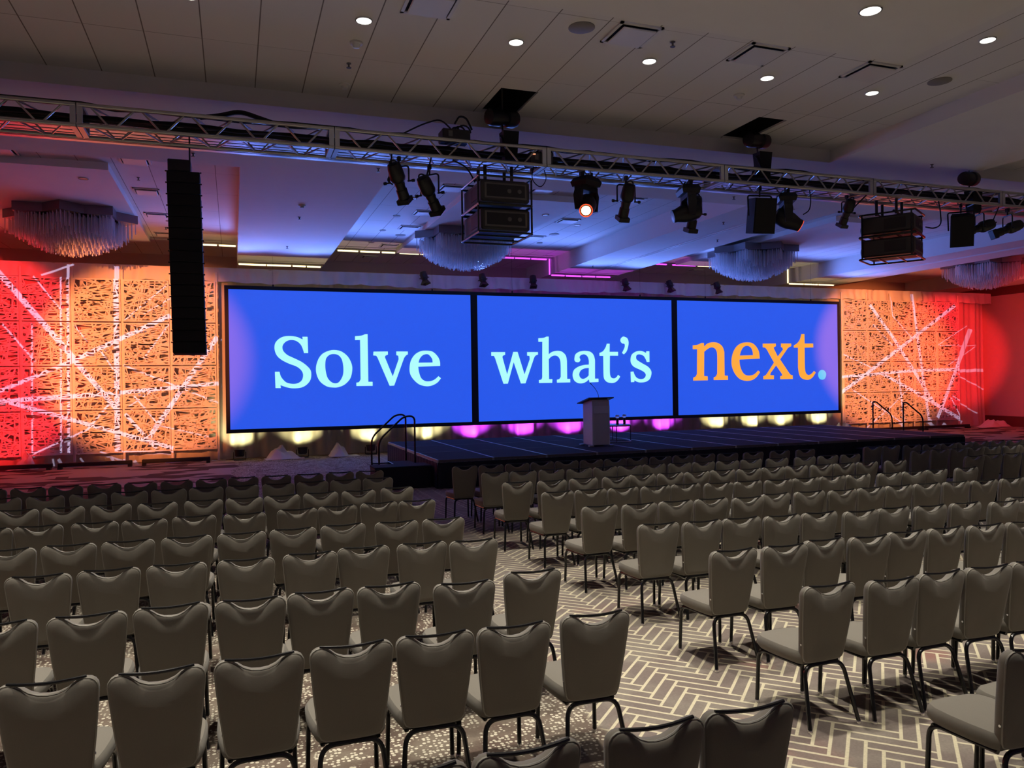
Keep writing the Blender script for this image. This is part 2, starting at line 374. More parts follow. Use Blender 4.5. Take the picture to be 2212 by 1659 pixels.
def tile_mat():
    m = bpy.data.materials.new('ceiling_tile'); m.use_nodes = True; g = NG(m); b = g.N['Principled BSDF']; b.inputs['Roughness'].default_value = .9
    tc = g.N.new('ShaderNodeTexCoord'); P = tc.outputs['Object']; sp = g.N.new('ShaderNodeSeparateXYZ'); g.K.new(P, sp.inputs[0])
    u = g.m('DIVIDE', g.m('ADD', sp.outputs[0], 10.01), .608); v = g.m('DIVIDE', g.m('SUBTRACT', sp.outputs[1], 9.54), 1.824)
    fu, fv = g.m('FRACT', u), g.m('FRACT', v)
    e1 = g.m('MULTIPLY', g.m('MINIMUM', fu, g.m('SUBTRACT', 1.0, fu)), .608); e2 = g.m('MULTIPLY', g.m('MINIMUM', fv, g.m('SUBTRACT', 1.0, fv)), 1.824)
    l1 = g.m('SUBTRACT', 1.0, g.smooth(e1, .004, .009)); l2 = g.m('MULTIPLY', g.m('SUBTRACT', 1.0, g.smooth(e2, .003, .008)), .7)
    wn = g.N.new('ShaderNodeTexWhiteNoise'); wn.noise_dimensions = '2D'; cx = g.N.new('ShaderNodeCombineXYZ'); g.K.new(g.m('FLOOR', u), cx.inputs[0]); g.K.new(g.m('FLOOR', v), cx.inputs[1]); g.K.new(cx.outputs[0], wn.inputs['Vector'])
    l2 = g.m('MULTIPLY', l2, g.m('GREATER_THAN', wn.outputs['Value'], .35))
    ln = g.m('MAXIMUM', l1, l2)
    base = g.mix(wn.outputs['Value'], (.76, .745, .71, 1), (.80, .78, .74, 1))
    g.K.new(g.mix(ln, base, (.2, .18, .15, 1)), b.inputs['Base Color'])
    return m
M['tile'] = tile_mat()
def screen_mat():
    m = bpy.data.materials.new('projected_blue'); m.use_nodes = True; b = m.node_tree.nodes['Principled BSDF']
    b.inputs['Base Color'].default_value = (.12, .12, .12, 1); b.inputs['Roughness'].default_value = .9; b.inputs['Specular IOR Level'].default_value = 0
    b.inputs['Emission Color'].default_value = (.018, .094, .80, 1); b.inputs['Emission Strength'].default_value = 1
    return m
M['screen'] = screen_mat()
M['aqua'] = mat('projected_aqua', (.12, .12, .12), .9, spec=0, emit=(.43, .98, .96), strength=1)
M['amber'] = mat('projected_amber', (.12, .12, .12), .9, spec=0, emit=(1, .40, .032), strength=1)
M['sky_dot'] = mat('projected_sky_blue', (.12, .12, .12), .9, spec=0, emit=(.09, .58, .93), strength=1)
M['spill_yellow'] = mat('spill_yellow', (.8, .8, .6), .5, emit=(1, .80, .42), strength=2.2)
M['spill_magenta'] = mat('spill_magenta', (.8, .3, .8), .5, emit=(.62, .06, .95), strength=2.2)

# ------------------------------------------------------------------ room shell
XL, XR, YB, YR = -8.5, 31.0, 27.6, -6.0
f = MB(); f.box(XL - .2, XR + .2, YR - .2, YB + .2, -.12, 0); struct('floor', f, M['carpet'])
for nm, (x0, x1, y0, y1) in dict(wall_left=(XL - .2, XL, YR, YB), wall_right=(XR, XR + .2, YR, YB), wall_back=(XL, XR, YB, YB + .2), wall_rear=(XL, XR, YR - .2, YR)).items():
    b = MB(); b.box(x0, x1, y0, y1, 0, 7.6); struct(nm, b, M['wall_paint'])
b = MB(); b.box(XR - .03, XR, YR, YB, 0, .44); struct('baseboard_right', b, M['dark_red'])
b = MB(); b.box(XR - .04, XR, YR, YB, 5.6, Z_SOFFIT); struct('trim_1', b, M['dark_red'])
c = MB()
def down(x0, x1, y0, y1, z, mi):      # a thick ceiling slab whose underside is at z
    c.box(x0, x1, y0, y1, z, 7.6, mi)
HOLES = [(3.46, 4.0, 9.92, 10.84), (7.58, 8.1, 9.84, 10.86)]
Y1, Y2 = 10.91, 14.14
# tiled coffer with the two openings for the chain hoists
xs = [XL, 3.46, 4.0, 7.58, 8.1, 9.87]
for a, b_ in zip(xs[:-1], xs[1:]):
    h = [q for q in HOLES if abs(q[0] - a) < .01]
    y0 = 7.2 if b_ <= 7.6 else YR
    if a < 7.69 < b_ and not h: pass
    if h: down(a, b_, y0, h[0][2], Z_TILE, 0); down(a, b_, h[0][3], Y1, Z_TILE, 0)
    else: down(a, b_, y0, Y1, Z_TILE, 0)
for q in HOLES:
    c.box(q[0], q[1], q[2], q[3], 7.3, 7.6, 2)  # black lining puts the shade inside the openings into the colour
    for e in ((q[0], q[0] + .01, q[2], q[3]), (q[1] - .01, q[1], q[2], q[3]), (q[0], q[1], q[2], q[2] + .01), (q[0], q[1], q[3] - .01, q[3])): c.box(*e, Z_TILE + .03, 7.3, 2)
down(XL, 7.58, YR, 7.2, Z_SOFFIT, 1)                     # low plaster soffit over the rear seats
down(12.99, 20.75, YR, Y1, Z_TILE, 0)
down(23.15, XR, YR, Y1, Z_TILE, 0)
down(9.87, 12.99, YR, Y1, Z_SOFFIT, 1); down(20.75, 23.15, YR, Y1, Z_SOFFIT, 1)
down(XL, XR, Y1, Y2, Z_SOFFIT, 1)                        # cross beam
for a, b_ in ((.16, 2.72), (10.54, 12.99), (20.75, 23.15), (29.2, XR)): down(a, b_, Y2, YB, Z_SOFFIT, 1)
for a, b_ in ((XL, .16), (2.72, 10.54), (12.99, 20.75), (23.15, 29.2)): down(a, b_, Y2, YB, Z_BAY, 0)
for a, b_ in ((-5.1, -2.2), (4.95, 7.77), (15.2, 18.1), (24.9, 27.8)): c.box(a, b_, 16.6, 24.6, Z_PANEL, Z_BAY, 1)
struct('ceiling', c, [M['tile'], M['paint'], M['dark_void']])
t = MB()
for x in (11.69, 11.79): t.box(x - .018, x + .018, Y2, 25.2, Z_SOFFIT - .02, Z_SOFFIT)
for x in (21.85, 21.95): t.box(x - .018, x + .018, Y2, 25.2, Z_SOFFIT - .02, Z_SOFFIT)
struct('trim_2', t, M['vent'])
WORDS = [{'S': ['1.93,3.612* 2.08,3.613* 2.09,3.130* 1.97,3.130* 1.94,3.246 1.88,3.382 1.76,3.485 1.61,3.517 1.48,3.479 1.39,3.393 1.36,3.295 1.39,3.185 1.50,3.074 1.67,2.988 1.89,2.876 2.05,2.751 2.15,2.627 2.17,2.490 2.14,2.329 2.03,2.194 1.88,2.115 1.66,2.094 1.48,2.124 1.29,2.193* 1.30,2.107* 1.15,2.110* 1.14,2.586* 1.27,2.585* 1.30,2.462 1.37,2.351 1.47,2.264 1.63,2.225 1.77,2.240 1.88,2.308 1.93,2.418 1.93,2.530 1.87,2.641 1.74,2.741 1.55,2.816 1.34,2.927 1.20,3.063 1.14,3.246 1.16,3.417 1.26,3.540 1.40,3.614 1.59,3.632 1.78,3.604 1.94,3.531*'],
    'o': ['2.85,3.222 3.06,3.177 3.25,3.021 3.36,2.793 3.37,2.591 3.31,2.365 3.15,2.191 2.97,2.113 2.82,2.100 2.62,2.136 2.43,2.276 2.33,2.476 2.31,2.700 2.37,2.923 2.49,3.097 2.67,3.192', '2.85,3.102 2.98,3.059 3.07,2.933 3.11,2.719 3.10,2.493 3.03,2.330 2.95,2.244 2.85,2.225 2.74,2.272 2.64,2.398 2.59,2.598 2.58,2.798 2.61,2.972 2.71,3.077'],
    'l': ['3.47,3.639* 3.66,3.658 3.77,3.700* 3.85,3.705* 3.85,2.257* 3.98,2.255* 3.98,2.133* 3.49,2.135* 3.49,2.236* 3.57,2.255 3.62,2.336* 3.62,3.526* 3.47,3.521*'],
    'v': ['4.02,3.172* 4.46,3.177* 4.46,3.082* 4.38,3.043 4.37,2.992* 4.60,2.414* 4.79,2.940* 4.78,3.048* 4.72,3.063* 4.72,3.177* 5.08,3.176* 5.08,3.089* 5.02,3.055 4.96,2.978* 4.64,2.131* 4.50,2.125* 4.14,2.993* 4.10,3.049* 4.01,3.057*'],
    'e': ['5.62,3.202 5.85,3.176 6.01,3.040 6.09,2.882 6.10,2.725* 5.40,2.704* 5.42,2.548 5.48,2.365 5.58,2.273 5.70,2.245 5.85,2.269 5.96,2.333 6.04,2.406* 6.12,2.337* 6.00,2.202 5.82,2.113 5.63,2.097 5.42,2.158 5.24,2.316 5.14,2.498 5.13,2.705 5.18,2.912 5.30,3.080 5.46,3.176', '5.41,2.828* 5.86,2.831* 5.85,2.936 5.79,3.027 5.72,3.088 5.62,3.088 5.53,3.046 5.45,2.950']}, {'w': ['7.79,3.157* 8.26,3.157* 8.26,3.068* 8.18,3.035 8.17,2.981* 8.32,2.440* 8.53,3.129* 8.54,3.162* 8.69,3.162* 8.92,2.429* 9.11,2.924* 9.10,3.033* 9.02,3.039* 9.02,3.156* 9.40,3.156* 9.40,3.074* 9.31,3.038 9.26,2.965* 8.95,2.139* 8.79,2.136* 8.55,2.831* 8.34,2.137* 8.19,2.134* 7.92,2.955* 7.88,3.036* 7.79,3.036*'],
    'h': ['9.42,3.609* 9.60,3.624 9.71,3.665* 9.79,3.666* 9.78,3.081* 9.89,3.156 10.07,3.197 10.25,3.170 10.39,3.044 10.43,2.864* 10.43,2.266* 10.54,2.264* 10.54,2.148* 10.06,2.146* 10.06,2.243* 10.15,2.269 10.20,2.338* 10.20,2.782 10.16,2.948 10.07,3.031 9.95,3.037 9.85,2.990 9.78,2.922* 9.78,2.265* 9.90,2.264* 9.89,2.143* 9.42,2.144* 9.42,2.237* 9.51,2.263 9.54,2.332* 9.56,3.494* 9.42,3.494*'],
    'a': ['10.71,2.974 10.75,3.086 10.89,3.169 11.09,3.197 11.29,3.164 11.41,3.057 11.46,2.887* 11.45,2.262* 11.58,2.260* 11.58,2.147* 11.25,2.138* 11.22,2.242* 11.12,2.159 10.97,2.111 10.81,2.127 10.68,2.221 10.63,2.389 10.68,2.556 10.84,2.666 11.04,2.721 11.23,2.734* 11.23,2.888 11.18,3.015 11.07,3.080 10.95,3.057 10.89,2.988 10.92,2.890 10.86,2.820 10.76,2.826 10.71,2.876', '11.23,2.621* 11.07,2.609 10.93,2.540 10.87,2.414 10.91,2.302 11.00,2.259 11.11,2.286 11.22,2.369*'],
    't': ['11.91,3.438* 12.02,3.439* 12.01,3.163* 12.33,3.163* 12.33,3.032* 12.02,3.033* 12.01,2.516 12.03,2.346 12.09,2.274 12.19,2.264 12.27,2.315 12.32,2.382* 12.40,2.319* 12.31,2.200 12.19,2.122 12.04,2.110 11.89,2.149 11.79,2.263 11.77,2.433* 11.77,3.028* 11.63,3.028* 11.63,3.127* 11.76,3.183 11.86,3.311'],
    'q': ['12.56,3.683 12.69,3.627 12.74,3.484 12.71,3.312 12.65,3.169 12.55,3.077* 12.48,3.126* 12.54,3.226 12.59,3.340 12.58,3.432 12.49,3.454 12.43,3.525 12.44,3.611 12.50,3.668'],
    's': ['13.42,3.183* 13.54,3.183* 13.54,2.813* 13.43,2.813* 13.40,2.894 13.31,3.024 13.16,3.076 13.05,3.054 13.02,2.967 13.06,2.881 13.26,2.765 13.48,2.648 13.60,2.502 13.60,2.358 13.53,2.214 13.38,2.129 13.18,2.109 13.05,2.133 12.94,2.187* 12.94,2.129* 12.81,2.122* 12.80,2.481* 12.91,2.488* 12.96,2.364 13.05,2.263 13.20,2.224 13.33,2.259 13.39,2.360 13.33,2.461 13.16,2.550 12.93,2.652 12.82,2.782 12.81,2.939 12.87,3.083 13.04,3.177 13.23,3.192 13.41,3.125*']}, {'n': ['15.28,3.389* 15.49,3.416 15.63,3.475* 15.74,3.478* 15.75,3.345* 15.89,3.457 16.12,3.504 16.34,3.472 16.51,3.351 16.59,3.162* 16.59,2.310* 16.73,2.301* 16.73,2.152* 16.13,2.154* 16.13,2.248* 16.22,2.287 16.28,2.381* 16.29,3.028 16.25,3.216 16.16,3.302 16.03,3.318 15.88,3.256 15.75,3.163* 15.73,2.301* 15.88,2.291* 15.88,2.149* 15.28,2.146* 15.29,2.253* 15.39,2.297 15.44,2.389* 15.46,3.256* 15.28,3.256*'],
    'e': ['17.56,3.504 17.79,3.477 17.96,3.354 18.08,3.162 18.11,2.914* 17.23,2.881* 17.25,2.671 17.34,2.452 17.47,2.328 17.64,2.299 17.82,2.325 17.95,2.406 18.03,2.479* 18.12,2.424* 17.96,2.241 17.76,2.133 17.52,2.109 17.26,2.167 17.05,2.346 16.92,2.592 16.89,2.837 16.95,3.108 17.10,3.339 17.31,3.467', '17.24,3.026* 17.82,3.038* 17.80,3.189 17.72,3.326 17.57,3.381 17.42,3.339 17.31,3.203'],
    'x': ['18.25,3.460* 18.83,3.467* 18.83,3.370* 18.74,3.322 18.75,3.259* 18.91,2.989* 19.15,3.245* 19.12,3.323* 19.06,3.334* 19.06,3.468* 19.52,3.469* 19.52,3.371* 19.39,3.315 19.32,3.245* 19.01,2.883* 19.42,2.364* 19.49,2.299* 19.57,2.293* 19.57,2.152* 19.01,2.151* 19.01,2.257* 19.10,2.292 19.08,2.353* 18.83,2.662* 18.58,2.381* 18.56,2.303* 18.73,2.296* 18.72,2.155* 18.26,2.155* 18.26,2.265* 18.36,2.305 18.43,2.374* 18.74,2.767* 18.43,3.244* 18.36,3.313* 18.25,3.327*'],
    't': ['19.99,3.822* 20.13,3.829* 20.13,3.471* 20.53,3.472* 20.53,3.325* 20.13,3.316* 20.13,2.625 20.16,2.399 20.25,2.300 20.35,2.299 20.46,2.354 20.55,2.444* 20.63,2.381* 20.49,2.212 20.33,2.123 20.16,2.117 19.98,2.176 19.87,2.318 19.82,2.571* 19.83,3.316* 19.64,3.315* 19.64,3.399* 19.80,3.484 19.92,3.625'],
    'd': ['20.93,2.478 21.04,2.442 21.11,2.348 21.10,2.234 21.04,2.140 20.93,2.108 20.81,2.143 20.75,2.238 20.75,2.351 20.82,2.444']}]
# ------------------------------------------------------------------ ceiling fittings
def downlight(x, y, z, label, lit=True, r=.082, group=None):
    t = thing('downlight', label, 'ceiling light', (x, y, z), 0, group)
    a = MB(); a.lathe([(-.006, r), (.008, r), (.008, r * 1.14), (-.006, r * 1.14)], (0, 0, -.008), (0, 0, 1), 20, cap=False)
    a.build('trim_ring', M['white_plastic'], t, True)
    a = MB(); a.lathe([(0, r * .98), (.004, r * .98)], (0, 0, -.009), (0, 0, 1), 20)
    a.build('lens', M['lamp_glow'] if lit else M['off_lamp'], t)
    return t
seen = sorted([d for d in DOWN if d[1] > 8], key=lambda d: d[0])
for k, d in enumerate(seen):
    downlight(*d, 'lit round downlight in the tiled ceiling, %s from the left in its line' % ORD[k + 1], group='lit downlights in the tiled ceiling')
downlight(8.46, 6.75, Z_TILE, 'lit round downlight nearest the top right corner of the photo', group='lit downlights in the tiled ceiling')
downlight(6.19, 6.24, Z_SOFFIT, 'large lit round downlight in the plain plaster soffit at the top', r=.1)
k = 0
for x in (4.0, ):
    for y, nm in ((17.8, 'nearest the hanging truss'), (19.76, 'second back from the truss'), (21.72, 'third back from the truss'), (23.66, 'farthest back by the uplight glow')):
        downlight(x, y, Z_BAY, 'unlit round downlight in the blue lit bay, ' + nm, False, group='unlit downlights in the middle bay')
for x, y, l in ((-2.75, 17.4, 'unlit round downlight in the pink panel above the left chandelier'), (7.4, 18.0, 'unlit round downlight on the blue panel beside the lit moving head'),
                (9.0, 19.6, 'unlit round downlight in the blue bay below the red lit lamp'), (9.0, 22.4, 'unlit round downlight in the blue bay near the purple uplight glow')):
    z = Z_PANEL if (-5.1 < x < -2.2 or 4.95 < x < 7.77) else Z_BAY
    downlight(x, y, z, l, False)

def vent(x, y, z, label, s=.27, group=None):
    t = thing('ceiling_vent', label, 'vent', (x, y, z), 0, group)
    a = MB()
    for q in ((-s, s, -s, -s + .035), (-s, s, s - .035, s), (-s, -s + .035, -s, s), (s - .035, s, -s, s)): a.box(*q, -.02, .0)
    a.build('frame', M['vent'], t)
    a = MB(); a.box(-s + .03, s - .03, -s + .03, s - .03, -.004, .0); a.build('backing', M['dark_void'], t)
    a = MB(); a.bbox(-s + .06, s - .06, -s + .06, s - .06, -.045, -.025, .008); a.build('plate', M['vent'], t)
    return t
for x, nm in ((2.0, 'cut by the top edge'), (4.36, 'beside the round ceiling speaker'), (6.1, 'third from the left'), (7.85, 'farthest right of its row')):
    vent(x, 7.93, Z_TILE, 'square white air vent in the tiled ceiling, ' + nm, group='vents in the tiled ceiling')
VB = [(-1.7, 16.25, 'pink lit square vent in the bay left of the line array, nearest'), (-1.73, 18.77, 'pink lit square vent left of the line array, second back'),
      (-1.75, 21.3, 'pink lit square vent left of the line array, third back'), (-1.76, 23.9, 'orange lit square vent left of the line array, farthest back'),
      (-3.9, 16.25, 'red lit square vent at the left edge under the truss'),
      (4.6, 16.6, 'blue lit square vent left of the centre projectors, nearest the truss'), (4.6, 19.2, 'blue lit square vent behind the second hanging spotlight'),
      (4.62, 21.15, 'blue lit square vent left of the centre chandelier'), (4.62, 24.1, 'square vent beside the yellow uplight glow, left of centre chandelier'),
      (6.6, 16.2, 'blue lit square vent between the projectors and lit lamp'), (9.0, 16.45, 'blue lit square vent right of the lit moving head'),
      (8.5, 19.1, 'blue lit square vent under the lit moving head'), (8.5, 21.55, 'blue lit square vent below right of the centre projectors')]
for x, y, l in VB: vent(x, y, Z_BAY, l)
for k, (x, y, l) in enumerate(((-3.6, 26.2, 'dark flat vent above the left curtain'), (4.4, 26.4, 'dark flat vent above the curtain, left of centre'), (17.2, 26.4, 'dark flat vent above the curtain, right of centre'))):
    vent(x, y, Z_BAY, l)

def ceiling_speaker(x, y, z, label):
    a = MB(); a.lathe([(0, .15), (-.008, .15), (-.012, .138), (-.01, .0)], (0, 0, 0), (0, 0, 1), 28)
    o = a.build('ceiling_speaker', M['grey_grille'], None, True); o.location = (x, y, z); tag(o, label, 'speaker'); return o
M['grey_grille'] = mat('grey_grille', (.25, .23, .21), .7)
ceiling_speaker(3.74, 7.95, Z_TILE, 'round grey ceiling speaker left of a vent in the tiles')
ceiling_speaker(9.02, 7.91, Z_TILE, 'round grey ceiling speaker near the right coffer edge')
ceiling_speaker(-1.45, 22.0, Z_BAY, 'round ceiling speaker just left of the line array')
ceiling_speaker(4.62, 22.3, Z_BAY, 'round ceiling speaker in the blue bay, left of centre chandelier')
ceiling_speaker(8.9, 21.0, Z_BAY, 'round ceiling speaker in the blue bay under the lit lamp')

def detector(x, y, z, label):
    t = thing('smoke_detector', label, 'smoke detector', (x, y, z))
    a = MB(); a.lathe([(0, .075), (-.02, .075), (-.03, .05)], (0, 0, 0), (0, 0, 1), 18); a.build('base', M['white_plastic'], t, True)
    a = MB(); a.lathe([(-.028, .045), (-.06, .036), (-.064, .02)], (0, 0, 0), (0, 0, 1), 18); a.build('sensor_head', M['white_plastic'], t, True)
detector(1.4, 9.11, Z_TILE, 'white smoke detector under the leftmost fully visible downlight')
detector(1.44, 10.43, Z_TILE, 'white smoke detector at the front edge of the tiled coffer')
detector(6.72, 9.16, Z_TILE, 'white smoke detector left of the right hand ceiling opening')
detector(1.4, 16.75, Z_SOFFIT, 'dark smoke detector on the bluish beam left of the spotlights')
def sprinkler(x, y, z, label, group=None):
    t = thing('sprinkler_head', label, 'sprinkler', (x, y, z), 0, group)
    a = MB(); a.lathe([(0, .03), (-.008, .03), (-.012, .012), (-.05, .012)], (0, 0, 0), (0, 0, 1), 10); a.build('stem', M['grey_plastic'], t, True)
    a = MB(); a.lathe([(-.05, .008), (-.054, .032), (-.06, .03)], (0, 0, 0), (0, 0, 1), 10); a.build('deflector', M['grey_plastic'], t, True)
for x, y, z, l in ((1.4, 9.73, Z_TILE, 'small sprinkler head between two smoke detectors on the tiles'), (4.92, 7.96, Z_TILE, 'small sprinkler head right of the round ceiling speaker'),
                   (7.87, 6.75, Z_TILE, 'small sprinkler head left of the top right downlight'), (1.44, 17.97, Z_SOFFIT, 'small sprinkler on the beam below a smoke detector'),
                   (1.42, 21.85, Z_SOFFIT, 'small sprinkler on the far end of the left beam'), (-.56, 13.5, Z_SOFFIT, 'small sprinkler right of the line array rod'),
                   (2.43, 13.54, Z_SOFFIT, 'small sprinkler left of the first hanging spotlight'), (9.77, 13.54, Z_SOFFIT, 'small sprinkler left of the first hanging speaker'),
                   (11.72, 10.46, Z_SOFFIT, 'small sprinkler on the plain beam above the right projectors'), (11.11, 15.82, Z_SOFFIT, 'small sprinkler on the blue beam left of the track'),
                   (12.35, 17.87, Z_SOFFIT, 'small sprinkler on the blue beam right of the track'), (11.1, 23.0, Z_SOFFIT, 'small sprinkler on the beam end above the purple uplight glow'),
                   (-1.78, 17.6, Z_BAY, 'small sprinkler between two vents left of the line array'), (-1.66, 22.9, Z_BAY, 'small sprinkler far back left of the line array')):
    sprinkler(x, y, z, l)

# aluminium slot grille across the cross beam, seen through the truss
a = MB()
for y in (12.6, 12.75, 12.9, 13.05, 13.2): a.box(XL + .1, XR - .2, y - .05, y + .05, Z_SOFFIT - .03, Z_SOFFIT)
struct('trim_3', a, M['alu_edge'])

# thin glowing bars standing in for uplight spill on the ceiling above the curtain
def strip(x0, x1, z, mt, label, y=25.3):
    a = MB(); a.bbox(x0, x1, y - .02, y + .02, z - .045, z, .006); o = a.build('spill_glow', mt)
    tag(o, label, 'uplight glow', 'uplight spill on the ceiling')
YS_, MS_ = M['spill_yellow'], M['spill_magenta']
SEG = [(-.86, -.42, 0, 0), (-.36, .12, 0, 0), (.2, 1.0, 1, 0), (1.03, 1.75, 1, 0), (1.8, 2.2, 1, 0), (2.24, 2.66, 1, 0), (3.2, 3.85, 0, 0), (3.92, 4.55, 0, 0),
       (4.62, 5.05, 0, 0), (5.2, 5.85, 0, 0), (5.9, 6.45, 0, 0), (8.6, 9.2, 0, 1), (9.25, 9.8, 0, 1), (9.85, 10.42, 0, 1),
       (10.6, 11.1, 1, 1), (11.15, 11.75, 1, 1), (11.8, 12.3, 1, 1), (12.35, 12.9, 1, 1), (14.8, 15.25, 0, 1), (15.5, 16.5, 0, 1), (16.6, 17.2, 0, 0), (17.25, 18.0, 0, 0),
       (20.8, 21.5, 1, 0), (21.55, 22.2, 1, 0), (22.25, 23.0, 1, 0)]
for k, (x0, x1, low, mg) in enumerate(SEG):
    strip(x0, x1, Z_SOFFIT if low else Z_BAY, MS_ if mg else YS_, 'thin %s added uplight glow on the %s, segment %d from the left' % ('purple' if mg else 'warm yellow', 'beam end' if low else 'far ceiling bay', k + 1))
for x, mt, nm in ((10.53, MS_, 'upright purple added uplight glow on the beam corner'), (20.74, YS_, 'upright yellow added uplight glow on the right beam corner')):
    a = MB(); a.bbox(x - .02, x + .02, 25.28, 25.32, Z_SOFFIT, Z_BAY, .006); tag(a.build('spill_glow', mt), nm, 'uplight glow', 'uplight spill on the ceiling')

# ------------------------------------------------------------------ chandeliers
def chandelier(x, y, label, z=Z_PANEL):
    t = thing('chandelier', label, 'chandelier', (x, y, z), 0, 'crystal chandeliers')
    R_ = 1.07
    a = MB()
    def plate(mb, ang, h0, h1, hw):
        m = Matrix.Rotation(ang, 3, 'Z'); q = hw
        ring0 = [m @ Vector(p) for p in ((-q, -q, h0), (q, -q, h0), (q, q, h0), (-q, q, h0))]
        ring1 = [Vector((p.x, p.y, h1)) for p in ring0]
        mb.loft([ring0, ring1])
    plate(a, 0, -.2, 0, R_ * .94); plate(a, PI / 4, -.2, 0, R_ * .94)
    a.build('canopy', M['canopy'], t)
    k = MB(); rnd = random.Random(5); st = .08; nn = int(1.5 / st)
    for i in range(-nn, nn + 1):
        for j in range(-nn, nn + 1):
            px, py = i * st + rnd.uniform(-.012, .012), j * st + rnd.uniform(-.012, .012)
            q = R_ * .93
            in1 = abs(px) < q and abs(py) < q; in2 = abs(px + py) < q * 1.4142 and abs(px - py) < q * 1.4142
            if not (in1 or in2): continue
            rr = max(abs(px), abs(py)) if in1 else (abs(px) + abs(py)) / 1.4142
            rr = min(1, math.hypot(px, py) / (R_ * 1.25))
            L = .3 + .5 * (1 - rr ** 1.8) + rnd.uniform(-.07, .07)
            w_ = .011
            k.box(px - w_, px + w_, py - w_, py + w_, -.2 - L, -.2 - rnd.uniform(0, .03))
    o = k.build('crystal_rods', M['crystal'], t); o['kind'] = 'stuff'
M['canopy'] = mat('chandelier_canopy', (.2, .19, .2), .35, .6)
chandelier(-3.56, 20.9, 'crystal chandelier in the pink lit bay at far left')
chandelier(6.15, 20.9, 'blue lit crystal chandelier behind the centre projectors')
chandelier(15.75, 20.9, 'crystal chandelier right of the lower moving heads')
chandelier(25.9, 20.9, 'red lit crystal chandelier at the far right')

# ------------------------------------------------------------------ curtain, valance, panels
def folds(x, ph=0):
    return (.055 * math.sin(x * 9.1 + 1.7 * math.sin(x * 1.3 + ph)) + .035 * math.sin(x * 17.3 + 2.1 * math.sin(x * 2.1)) + .03 * math.sin(x * 4.3 + ph))
def curtain(x0, x1, y, z0, z1, dx, ph, amp, bottom=None, flare=0, nz=9):
    mb = MB(); n = int((x1 - x0) / dx); vs = []
    for k in range(nz + 1):
        t = k / nz
        for i in range(n + 1):
            x = x0 + (x1 - x0) * i / n
            a = amp * (.65 + .35 * (1 - t))
            zz = z0 + (z1 - z0) * t
            if bottom: zz += bottom(x) * (1 - t)
            vs.append((x + .02 * math.sin(5 * t + x * 3), y + a * folds(x, ph + .25 * t) - flare * (1 - t) ** 2, zz))
    fs = [(k * (n + 1) + i, k * (n + 1) + i + 1, (k + 1) * (n + 1) + i + 1, (k + 1) * (n + 1) + i) for k in range(nz) for i in range(n)]
    mb.add(vs, fs); return mb
o = curtain(XL + .1, 30.55, Y_DRAPE, .02, 5.5, .035, 0, 1.0, flare=.1).build('stage_curtain', M['sheer'], None, True)
tag(o, 'tall white pleated curtain hung across the whole width behind the screens', 'curtain')
t = thing('valance', 'short white gathered valance along the top of the curtain', 'valance', (0, 0, 0))
scal = lambda x: -.03 * abs(math.sin(x * 4.1)) - .025 * math.sin(x * 1.3)
o = curtain(XL + .1, 30.78, 24.56, 5.29, 5.69, .03, 3, .55, bottom=scal, flare=.05, nz=6).build('gathered_cloth', M['white_cloth'], t, True)
a = MB(); a.tube([(XL + .1, 24.62, 5.68), (30.8, 24.62, 5.68)], .025, 8); a.build('top_pipe', M['alu'], t)

def lattice_panel(seed):
    rnd = random.Random(seed); S = .6
    fr = MB()
    for q in ((-S, S, -S, -S + .04), (-S, S, S - .04, S), (-S, -S + .04, -S, S), (S - .04, S, -S, S)):
        fr.box(q[0], q[1], -.02, .02, q[2], q[3])
    la = MB()
    I = S - .03
    for k in range(52):
        if k % 3 < 2: ang = rnd.gauss(0, .22)
        else: ang = rnd.uniform(0, PI)
        if k % 9 == 0: ang = PI / 2 + rnd.gauss(0, .2)
        d = Vector((math.cos(ang), math.sin(ang))); n = Vector((-d.y, d.x)); off = rnd.uniform(-I * 1.2, I * 1.2)
        # clip the line to the square
        p = n * off; t0, t1 = -9, 9; ok = True
        for ax in (0, 1):
            if abs(d[ax]) < 1e-6:
                if abs(p[ax]) > I: ok = False
            else:
                a_, b_ = sorted(((-I - p[ax]) / d[ax], (I - p[ax]) / d[ax])); t0, t1 = max(t0, a_), min(t1, b_)
        if not ok or t1 - t0 < .15: continue
        w_ = rnd.uniform(.012, .019); A, B = p + d * t0, p + d * t1
        y = -.012 + .004 * (k % 3)
        q = [A + n * w_, A - n * w_, B - n * w_, B + n * w_]
        la.add([(v.x, yy, v.y) for yy in (y - .006, y + .006) for v in q], [(0, 1, 2, 3), (7, 6, 5, 4), (0, 4, 5, 1), (1, 5, 6, 2), (2, 6, 7, 3), (3, 7, 4, 0)])
    return fr, la
PROT = []
for s in (1, 2, 3):
    fr, la = lattice_panel(s)
    PROT.append((fr, la))
META = []
def panel_wall(cols, side):
    for ci, x in enumerate(cols):
        for ri in range(4):
            z = .95 + 1.235 * ri
            k = (ci * 2 + ri) % 3
            lab = 'lattice panel %s of screens, %s column from screens, %s' % (side, ORD[ci + 1], ('bottom row', 'second row up', 'third row up', 'top row')[ri])
            t = thing('lattice_panel', lab, 'wall panel', (x, Y_PANEL, z), 0, 'lattice panels on the %s' % side)
            if META and k in dict(META):
                for nm, me in dict(META)[k]:
                    o = bpy.data.objects.new(nm, me); C.objects.link(o); o.parent = t
            else:
                a = PROT[k][0].build('frame', M['lattice'], t); b = PROT[k][1].build('lattice', M['lattice'], t)
                META.append((k, (('frame', a.data), ('lattice', b.data))))
            if k == 1: t.rotation_euler = (0, PI, 0)
